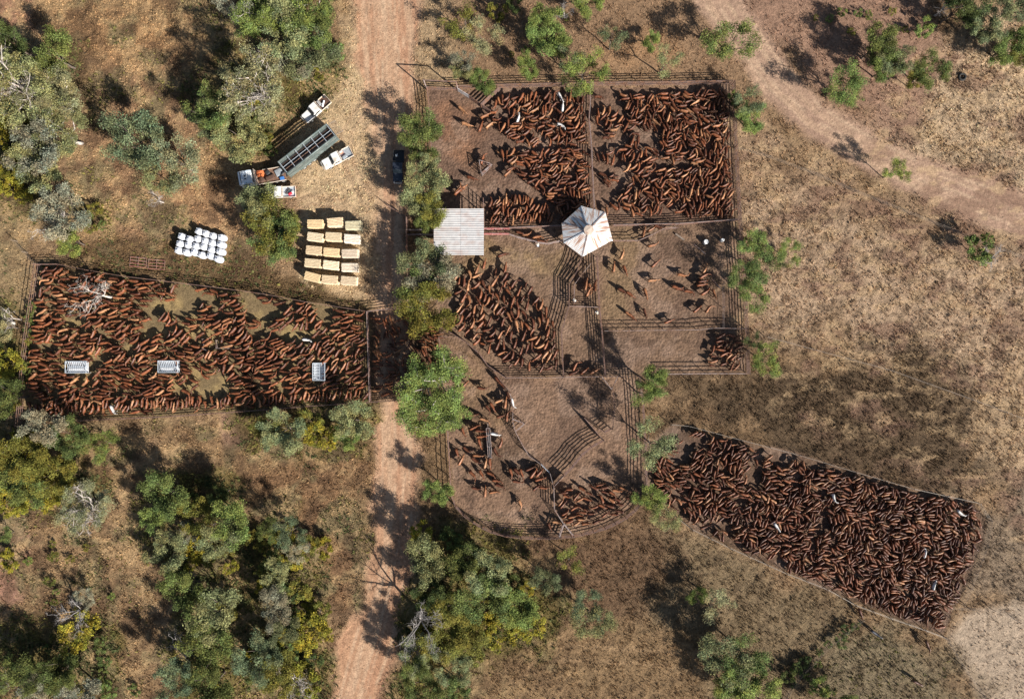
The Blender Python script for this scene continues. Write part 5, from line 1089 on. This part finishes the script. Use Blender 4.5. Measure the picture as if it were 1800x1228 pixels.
COWS = [cow_mesh(), cow_mesh(0.45, 0, 0.09, (.1, -.1, -.1, .1)), cow_mesh(-0.45, 0, -0.09, (-.1, .1, .1, -.1)), cow_mesh(0.1, -0.75, 0, (.12, -.05, -.1, .1)), cow_mesh(-0.7, -0.1, -0.15), cow_mesh(0.7, 0.1, 0.15), cow_mesh(-0.15, 0.25, 0.03, (-.12, .12, .14, -.1), 0.9), cow_mesh(0.25, -0.3, -0.03, (0, 0, 0, 0), 1.08)]
TONES = [('dark red', (0.078, 0.026, 0.012)), ('red-brown', (0.138, 0.046, 0.019)), ('rust coloured', (0.190, 0.078, 0.034)), ('tan', (0.27, 0.130, 0.062))]
WHITE = (0.50, 0.48, 0.46)

occ = {}                                                     # what already stands where, metre cells
def free(x, y, r):
    i, j = int(math.floor(x)), int(math.floor(y))
    for a in (-1, 0, 1):
        for b_ in (-1, 0, 1):
            for (u, v, q) in occ.get((i + a, j + b_), ()):
                if (u - x) ** 2 + (v - y) ** 2 < (q + r) ** 2: return False
    return True
def take(x, y, r): occ.setdefault((int(math.floor(x)), int(math.floor(y))), []).append((x, y, r))
def spots(x, y, a, s, r):
    return [(x + math.cos(a) * d * s, y + math.sin(a) * d * s, r * s) for d in (-0.58, -0.12, 0.34, 0.80)]
def block(px, py, r):
    p = W(px, py); take(p.x, p.y, r)
for (px, py, r) in ((132, 645, 1.0), (120, 645, .9), (145, 645, .9), (294, 645, 1.0), (282, 645, .9), (306, 645, .9), (560, 645, .9), (560, 655, 1.0), (560, 665, .9), (860, 760, .5), (860, 770, .5), (861, 780, .5), (861, 790, .5), (862, 800, .5), (846, 298, .6), (858, 300, .6), (198, 522, .5)): block(px, py, r)
CELLS = []          # individuals: x, y, angle, scale, tone index or 'white', place phrase, category
def put(px, py, deg, place, s=None, tone=None, at=0.0):
    p = W(px, py, 1.0); a = math.radians(deg); s = s or random.uniform(0.86, 1.0)
    for q in spots(p.x, p.y, a, s, 0.26): take(*q)
    CELLS.append((p.x, p.y, a, s, tone if tone is not None else random.choices([0, 1, 2, 3], [.3, .4, .22, .08])[0], place))
def fill(poly, n, base, amp, wl, jit, hole=0.0, place=None, tries=60, sink=None, r=0.29, smin=0.74, smax=0.91, seed=0, margin=5.5, hw=19):
    """cattle standing in a pen, neighbours roughly parallel"""
    Pn = np.array(poly, float); N = n * tries
    X = rng.uniform(Pn[:, 0].min(), Pn[:, 0].max(), N); Y = rng.uniform(Pn[:, 1].min(), Pn[:, 1].max(), N)
    ok = polydist(X, Y, poly) > margin
    hl_ = fbm(X / hw, Y / hw, 2, 7 + seed); ang = base + amp * (fbm(X / wl, Y / wl, 2, 17 + seed) - 0.5) * 2 + rng.normal(0, jit, N)
    got = 0
    for x, y, o_, hh, a in zip(X, Y, ok, hl_, ang):
        if not o_ or hh < (hole(x, y) if callable(hole) else hole): continue
        if got >= n: break
        p = W(x, y, 1.0); a_ = math.radians(a + (180 if random.random() < 0.5 else 0)); s = random.uniform(smin, smax) * (random.uniform(0.66, 0.8) if random.random() < 0.08 else 1.0)
        sp = spots(p.x, p.y, a_, s, r)
        # the head must not poke through the fence either
        hx_, hy_ = 900 + sp[3][0] * 10, 614 - sp[3][1] * 10; rx_, ry_ = 900 + sp[0][0] * 10, 614 - sp[0][1] * 10
        d2 = polydist(np.array([hx_, rx_]), np.array([hy_, ry_]), poly)
        if d2.min() < 3.0: continue
        if all(free(*q) for q in sp):
            for q in sp: take(*q)
            got += 1
            if sink is not None: sink.append((p.x, p.y, a_, s))
            else: CELLS.append((p.x, p.y, a_, s, random.choices([0, 1, 2, 3], [.38, .36, .20, .06])[0], place))
    return got
# the few white beasts, each told apart by where it stands
for (px, py, a, pl) in ((911, 207, 72, 'among the mob at the middle of the upper north yard'), (985, 169, -62, 'at the top of the upper north yard, upper of two together'), (989, 187, 84, 'at the top of the upper north yard, lower of two together'), (197, 720, -62, 'at the lower fence of the western feed yard'), (539, 597, -8, 'in the upper right of the western feed yard'),
                        (870, 763, -14, 'beside the pipe hay rack of the southern yard'), (901, 708, -75, 'against the divider fence of the southern yard'), (1366, 926, -55, 'near the lower fence of the south east yard'), (1467, 876, -75, 'in the upper middle of the south east yard'), (1627, 972, 80, 'right of centre in the packed south east yard'), (1643, 1029, 75, 'low at the right end of the south east yard'), (1690, 902, -40, 'at the upper right corner of the south east yard'), (987, 220, -30, 'half hidden beside the dividing fence of the north yards')):
    put(px, py, a, pl, 0.86, 'white')
E = 'in the scattered cattle yard'
for px, py, a in ((1148, 430, 14), (1094, 447, 68), (1079, 469, 84), (1099, 474, -68), (1152, 463, 42), (1148, 492, 4), (1200, 483, -12), (1135, 515, -72), (1094, 511, -35), (1108, 517, -38), (1106, 552, -38), (1134, 550, -74), (1176, 564, 22), (1240, 472, 62), (1238, 484, 28), (1236, 494, 8), (1234, 500, 6), (1240, 513, 32), (1256, 516, -70), (1196, 508, -12), (1212, 512, -14), (1226, 543, 38), (1246, 542, 50), (1111, 556, -44), (1190, 505, -20)): put(px, py, a, E)
S1, S2 = 'in the southern yard', 'in the upper southern yard'
for zx, zy, a in ((410, 115, 25), (470, 150, -5), (478, 205, 4), (462, 275, -72), (300, 160, -72), (622, 360, -62), (670, 275, 68), (335, 335, -38), (240, 370, -72), (280, 440, 60), (445, 392, -8), (420, 440, -38), (520, 470, 75), (562, 470, -84), (395, 580, -48), (480, 575, -62), (575, 575, -28), (635, 638, -8), (662, 688, -20), (430, 715, -14), (516, 752, 85), (605, 748, 8), (770, 565, -72), (830, 558, -58), (876, 572, -70), (832, 648, -12), (862, 872, -72), (960, 520, 22), (990, 568, 52), (1050, 562, 46), (1055, 622, 15), (1022, 705, 36), (1095, 708, -6), (1150, 1095, -66), (1222, 1045, -14)): put(760 + zx / 5.58, 730 + zy / 5.58, a, S1)
for zx, zy, a in ((590, 148, 42), (866, 665, -50), (912, 718, -50), (655, 765, -10), (735, 1040, -58), (790, 1010, -62), (905, 1132, 16), (880, 930, 20), (962, 960, 80), (1000, 868, -66), (520, 1120, 6), (420, 722, 42), (690, 1180, -20), (985, 1130, 80)): put(760 + zx / 7.5, 580 + zy / 7.5, a, S2)
for px, py, a in ((812, 192, -42), (820, 218, -22), (853, 203, 22), (845, 222, 68), (861, 219, 35), (829, 312, -18), (812, 330, 26), (848, 279, 70), (806, 332, 50), (893, 303, 40), (899, 296, 18), (806, 336, 35)): put(px, py, a, 'in the bare north west yard')
for px, py, a in ((884, 447, 18), (888, 471, 80), (851, 464, 75)): put(px, py, a, 'standing apart above the central mob')
for px, py, a in ((1011, 643, 62), (1008, 655, 20), (1027, 652, 38), (1045, 652, 28)): put(px, py, a, 'below the race')
for px, py, a in ((1030, 500, 80), (1038, 506, -70), (1046, 502, 85), (1035, 512, 60)): put(px, py, a, 'beside the race')
for px, py, a in ((1513, 1078, -70), ): put(px, py, a, 'outside the south east yard')
for px, py, a in ((925, 412, 12), (932, 420, -15), (945, 416, 8), (915, 409, -20), (952, 423, -10)): put(px, py, a, 'in the small forcing pen')
for px, py, a in ((1132, 408, 75), (1146, 402, 30), (1158, 398, -20)): put(px, py, a, 'right of the hexagonal shed')
fill([(1000, 850), (1060, 838), (1100, 852), (1126, 868), (1088, 908), (1058, 922), (1012, 934), (982, 912), (978, 862)], 42, -15, 70, 34, 18, 0, 'in the lower round yard', seed=3)
fill([(1258, 584), (1308, 582), (1310, 650), (1238, 652), (1240, 620)], 26, 10, 80, 30, 22, 0, 'in the lower eastern yard', seed=4)
fill([(796, 478), (850, 462), (905, 478), (955, 520), (978, 560), (984, 656), (900, 656), (846, 614), (800, 582), (788, 560), (800, 530)], 128, 64, 45, 60, 20, 0.27, 'in the central mob', seed=5, tries=30, r=0.32, smin=0.84, smax=1.02)
N_IND = len(CELLS)
HERD = []
fill([(45, 700), (160, 700), (430, 690), (648, 682), (650, 702), (430, 718), (160, 732), (45, 740)], 95, 82, 30, 40, 12, 0.2, sink=HERD, seed=26, tries=60, r=0.26, margin=4)
fill(PENS['west'], 720, 18, 60, 40, 18, lambda x, y: 0.35 + 0.12 * float(sstep(140, 300, x)) * float(sstep(690, 520, y)) + random.uniform(0, 0.08), sink=HERD, seed=6, tries=60, r=0.255, smin=0.84, smax=1.02, hw=22)
fill([(652, 552), (715, 545), (780, 575), (785, 640), (712, 700), (656, 700)], 95, -25, 60, 40, 25, 0.3, sink=HERD, seed=7, r=0.26)
N0 = lambda x, y: 0.38 + random.uniform(0, 0.06)
fill([(868, 166), (1033, 158), (1034, 215), (1037, 260), (920, 262), (880, 240), (856, 205)], 190, 40, 150, 26, 24, N0, sink=HERD, seed=8, tries=110, r=0.235)
fill([(880, 262), (1037, 255), (1041, 372), (990, 380), (950, 345), (905, 310), (862, 260)], 180, 30, 150, 26, 26, lambda x, y: 0.50 - 0.16 * float(sstep(900, 1000, x)), sink=HERD, seed=9, tries=110, r=0.235)
fill([(855, 350), (900, 340), (960, 352), (985, 392), (858, 400)], 80, 72, 30, 40, 16, 0.30, sink=HERD, seed=10, tries=110, r=0.24)
fill([(950, 340), (1040, 340), (1042, 392), (985, 396)], 55, 70, 60, 40, 18, 0.2, sink=HERD, seed=20, tries=90, r=0.24)
fill([(1190, 330), (1292, 330), (1293, 386), (1200, 386)], 65, 78, 40, 40, 14, 0.3, sink=HERD, seed=27, tries=90, r=0.24)
fill([(1110, 160), (1283, 154), (1293, 384), (1180, 380), (1110, 330), (1060, 220)], 470, 25, 150, 26, 22, lambda x, y: 0.55 - 0.22 * float(sstep(1090, 1210, x)), sink=HERD, seed=11, tries=90, r=0.235)
fill([(1042, 160), (1110, 160), (1180, 380), (1060, 385), (1045, 300)], 95, 32, 130, 30, 28, 0.52, sink=HERD, seed=12, tries=60, r=0.26)
fill([(1150, 800), (1215, 752), (1400, 806), (1420, 965), (1300, 968), (1215, 925), (1165, 886), (1138, 855)], 345, 30, 150, 26, 24, 0.45, sink=HERD, seed=13, tries=80, r=0.245, smin=0.7, smax=0.88)
fill([(1390, 802), (1500, 832), (1600, 861), (1715, 886), (1731, 914), (1724, 955), (1697, 1030), (1657, 1110), (1560, 1080), (1450, 1032), (1300, 972), (1330, 900)], 1300, 25, 160, 24, 20, lambda x, y: 0.36 - 0.10 * float(sstep(1450, 1600, x)) + random.uniform(0, 0.05), sink=HERD, seed=14, tries=90, r=0.225, smin=0.7, smax=0.88)
# the one herd object: all cattle beyond the individuals
bases = []
for m in COWS:
    v = np.zeros(len(m.vertices) * 3, np.float32); m.vertices.foreach_get('co', v); m.calc_loop_triangles()
    t = np.zeros(len(m.loop_triangles) * 3, np.int32); m.loop_triangles.foreach_get('vertices', t); bases.append((v.reshape(-1, 3), t.reshape(-1, 3)))
VV = []; TT = []; CC = []; off = 0
for (x, y, a, s) in HERD:
    v, t = bases[random.randrange(len(bases))]; c_, s_ = math.cos(a), math.sin(a); mir = random.choice((1, -1)); q = v * s
    q = np.stack([q[:, 0] * c_ - q[:, 1] * mir * s_ + x, q[:, 0] * s_ + q[:, 1] * mir * c_ + y, q[:, 2]], 1)
    VV.append(q); TT.append((t if mir > 0 else t[:, ::-1]) + off); off += len(q)
    c = np.array(TONES[random.choices([0, 1, 2, 3], [.40, .36, .18, .06])[0]][1]) * random.uniform(0.75, 1.25); CC.append(np.tile(np.append(c, 1), (len(q), 1)))
VV = np.concatenate(VV); TT = np.concatenate(TT); CC = np.concatenate(CC); nT = len(TT)
hm = bpy.data.meshes.new('cattle_herd'); hm.vertices.add(len(VV)); hm.vertices.foreach_set('co', VV.astype(np.float32).ravel())
hm.loops.add(nT * 3); hm.loops.foreach_set('vertex_index', TT.astype(np.int32).ravel()); hm.polygons.add(nT); hm.polygons.foreach_set('loop_start', np.arange(0, nT * 3, 3, dtype=np.int32)); hm.polygons.foreach_set('use_smooth', np.ones(nT, bool)); hm.update(calc_edges=True)
at = hm.color_attributes.new('tone', 'FLOAT_COLOR', 'POINT'); at.data.foreach_set('color', CC.astype(np.float32).ravel())
tag(link_mesh('cattle_herd', hm, M['hide_herd']), 'dense mobs of red-brown cattle packed into the western, northern and south east yards', 'cattle', None, 'stuff')
print('individual cattle', N_IND, 'herd', len(HERD), 'herd tris', nT)
for m in COWS: m.materials.append(M['hide'])
FACE = ['right', 'upper right', 'up', 'upper left', 'left', 'lower left', 'down', 'lower right']
for (x, y, a, s, tone, place) in CELLS:
    o = bpy.data.objects.new('cow', random.choice(COWS[:4] + COWS)); COL.objects.link(o); o.location = (x, y, 0); o.rotation_euler.z = a; o.scale = (s, s, s)
    if tone == 'white': c = WHITE; nm = 'white cow'; lab = f'white cow {place}'
    else:
        nm, c = TONES[tone]; k = int(round(math.degrees(a) / 45)) % 8; lab = f'{nm} cow facing {FACE[k]} {place}'
    v = random.uniform(0.9, 1.12); o.color = (c[0] * v, c[1] * v, c[2] * v, 1)
    tag(o, None, 'cow', 'white cattle standing among the red mobs' if tone == 'white' else 'red cattle ' + place); PENDING.append((o, lab, 900 + x * 10, 614 - y * 10))
# horses grazing outside the lower fence
def horse_mesh(down):
    base = [(-0.95, 1.12, .08, .12), (-0.86, 1.14, .21, .25), (-0.6, 1.14, .27, .30), (-0.2, 1.10, .26, .30), (0.2, 1.08, .27, .32), (0.5, 1.12, .24, .34), (0.74, 1.28, .16, .28), (0.98, 1.46 - down * .7, .11, .18), (1.14, 1.60 - down * 1.1, .10, .15), (1.26, 1.62 - down * 1.3, .10, .13), (1.46, 1.46 - down * 1.25, .075, .10), (1.58, 1.36 - down * 1.2, .06, .075)]
    rg = [(x, 0.0, z, w, h) for x, z, w, h in base]
    fl = lambda s: [((0.50, s * .16, .75), .085, .075), ((0.52, s * .15, .50), .055, .05), ((0.51, s * .15, .14), .04, .04), ((0.55, s * .15, -.03), .06, .05)]
    hl = lambda s: [((-0.70, s * .17, .80), .14, .085), ((-0.62, s * .17, .62), .08, .06), ((-0.80, s * .16, .46), .05, .045), ((-0.76, s * .16, .12), .04, .04), ((-0.72, s * .16, -.03), .06, .05)]
    legs = []
    for ri, mk_ in ((4, fl), (1, hl)):
        for s in (1, -1): legs.append((ri, 6 if s > 0 else 5, mk_(s)))
    return beast(rg, legs, [(8, 0, (0, .03, .12)), (8, 3, (0, -.03, .12))], 0.02)
for i, (px, py, a, d, c, lab) in enumerate(((1538, 1112, -35, 0.2, (0.045, 0.045, 0.055), 'dark grey horse below the south east yard'), (1630, 1133, -70, 0.5, (0.10, 0.045, 0.025), 'bay horse close under the lower fence corner'), (1612, 1199, -28, 0.9, (0.075, 0.032, 0.02), 'brown horse grazing alone at the bottom of the picture'))):
    m = horse_mesh(d); m.materials.append(M['hide']); o = link_mesh('horse', m, None, None, W(px, py, 1.0)); o.rotation_euler.z = math.radians(a); o.color = (*c, 1); tag(o, lab, 'horse')

# ---------------------------------------------------------------- stockmen
def person(px, py, deg, label, lean=0.0, arm=0.5):
    J = {'pelvis': (0, 0, 0.95), 'chest': (0.04 + lean * .3, 0, 1.32), 'neck': (0.05 + lean * .45, 0, 1.50), 'head': (0.08 + lean * .5, 0, 1.64), 'crown': (0.07 + lean * .5, 0, 1.76)}
    v = []; e = []; r = []
    def P(p, rr, par=None):
        v.append(p); r.append(rr)
        if par is not None: e.append((par, len(v) - 1))
        return len(v) - 1
    pe = P(J['pelvis'], (.15, .11)); ch = P(J['chest'], (.18, .12), pe); ne = P(J['neck'], (.065, .065), ch); he = P(J['head'], (.095, .085), ne); P(J['crown'], (.075, .075), he)
    for s in (-1, 1):
        h = P((0, s * .1, .88), (.10, .10), pe); k = P((0.05 * s, s * .12, .48), (.07, .07), h); an = P((-0.03 + .08 * s, s * .13, .09), (.045, .045), k); P((.13 + .08 * s, s * .14, .04), (.04, .035), an)
        sh = P((J['chest'][0], s * .21, 1.42), (.07, .07), ch); el = P((J['chest'][0] + .1, s * .27, 1.16), (.048, .048), sh); wr = P((J['chest'][0] + .1 + arm * .22, s * .24, 1.06 + arm * .12), (.035, .035), el)
        hd = P((J['chest'][0] + .18 + arm * .24, s * .235, 1.05 + arm * .14), (.038, .022), wr)
        for q in range(4): P((J['chest'][0] + .27 + arm * .25, s * (.20 + q * .022), 1.03 + arm * .14 - abs(q - 1.5) * .006), (.010, .010), hd)
        P((J['chest'][0] + .21 + arm * .24, s * .185, 1.06 + arm * .14), (.011, .011), hd)
    m = bpy.data.meshes.new('body'); m.from_pydata(v, e, []); o = bpy.data.objects.new('person', m); COL.objects.link(o)
    md = o.modifiers.new('skin', 'SKIN'); sv = m.skin_vertices[0].data
    for i, (a_, b_) in enumerate(r): sv[i].radius = (a_, b_)
    sv[0].use_root = True
    o.modifiers.new('smooth', 'SUBSURF').levels = 1; o.modifiers['smooth'].render_levels = 1
    dg = bpy.context.evaluated_depsgraph_get(); dg.update(); nm = bpy.data.meshes.new_from_object(o.evaluated_get(dg)); o.modifiers.clear(); o.data = nm; nm.name = 'body'
    nm.materials.clear()
    for k in ('jeans', 'shirt', 'skin', 'brown'): nm.materials.append(M[k])
    for p in nm.polygons:
        z = p.center.z; x, y = p.center.x, abs(p.center.y); p.use_smooth = True
        p.material_index = 3 if z < 0.10 else 0 if z < 0.98 and y < 0.22 else 2 if (z > 1.49 and y < 0.12) or (x > J['chest'][0] + .16 + arm * .2) else 1
    o.location = W(px, py, 1.2); o.rotation_euler.z = math.radians(deg); tag(o, label, 'person')
    hx_, hz = J['head'][0], 1.70
    MB().tube([(hx_, 0, hz), (hx_, 0, hz + .012)], [.20, .20], 16).build('hat_brim', M['hat'], o); MB().tube([(hx_, 0, hz + .01), (hx_, 0, hz + .11), (hx_, 0, hz + .13)], [.105, .09, .04], 12).build('hat_crown', M['hat'], o, smooth=True)
    return o
person(1009, 529, 60, 'person in white shirt and pale hat standing at the foot of the narrow race', 0.1, 0.6)
person(1051, 547, 230, 'person in white shirt leaning on the tall fence below the cross gate', 0.5, 0.8)
person(946, 432, 120, 'person in white shirt outside the bent forcing pen fence', 0.3, 0.6)
# ---------------------------------------------------------------- labels: every thing told apart from its look-alikes
ORD = ['first', 'second', 'third', 'fourth', 'fifth', 'sixth', 'seventh', 'eighth', 'ninth', 'tenth', 'eleventh', 'twelfth']
by = {}
for it in PENDING: by.setdefault(it[1], []).append(it)
for lab, its in by.items():
    its.sort(key=lambda t: t[2]); n = len(its)
    for i, (o, _, x, y) in enumerate(its):
        if n == 1: s = lab
        elif n == 2: s = lab + (', left one' if i == 0 else ', right one')
        elif i == 0: s = lab + ', leftmost'
        elif i == n - 1: s = lab + ', rightmost'
        elif i < 12: s = lab + f', {ORD[i]} from left'
        else: s = lab + f', {i + 1}th from left'
        o['label'] = s
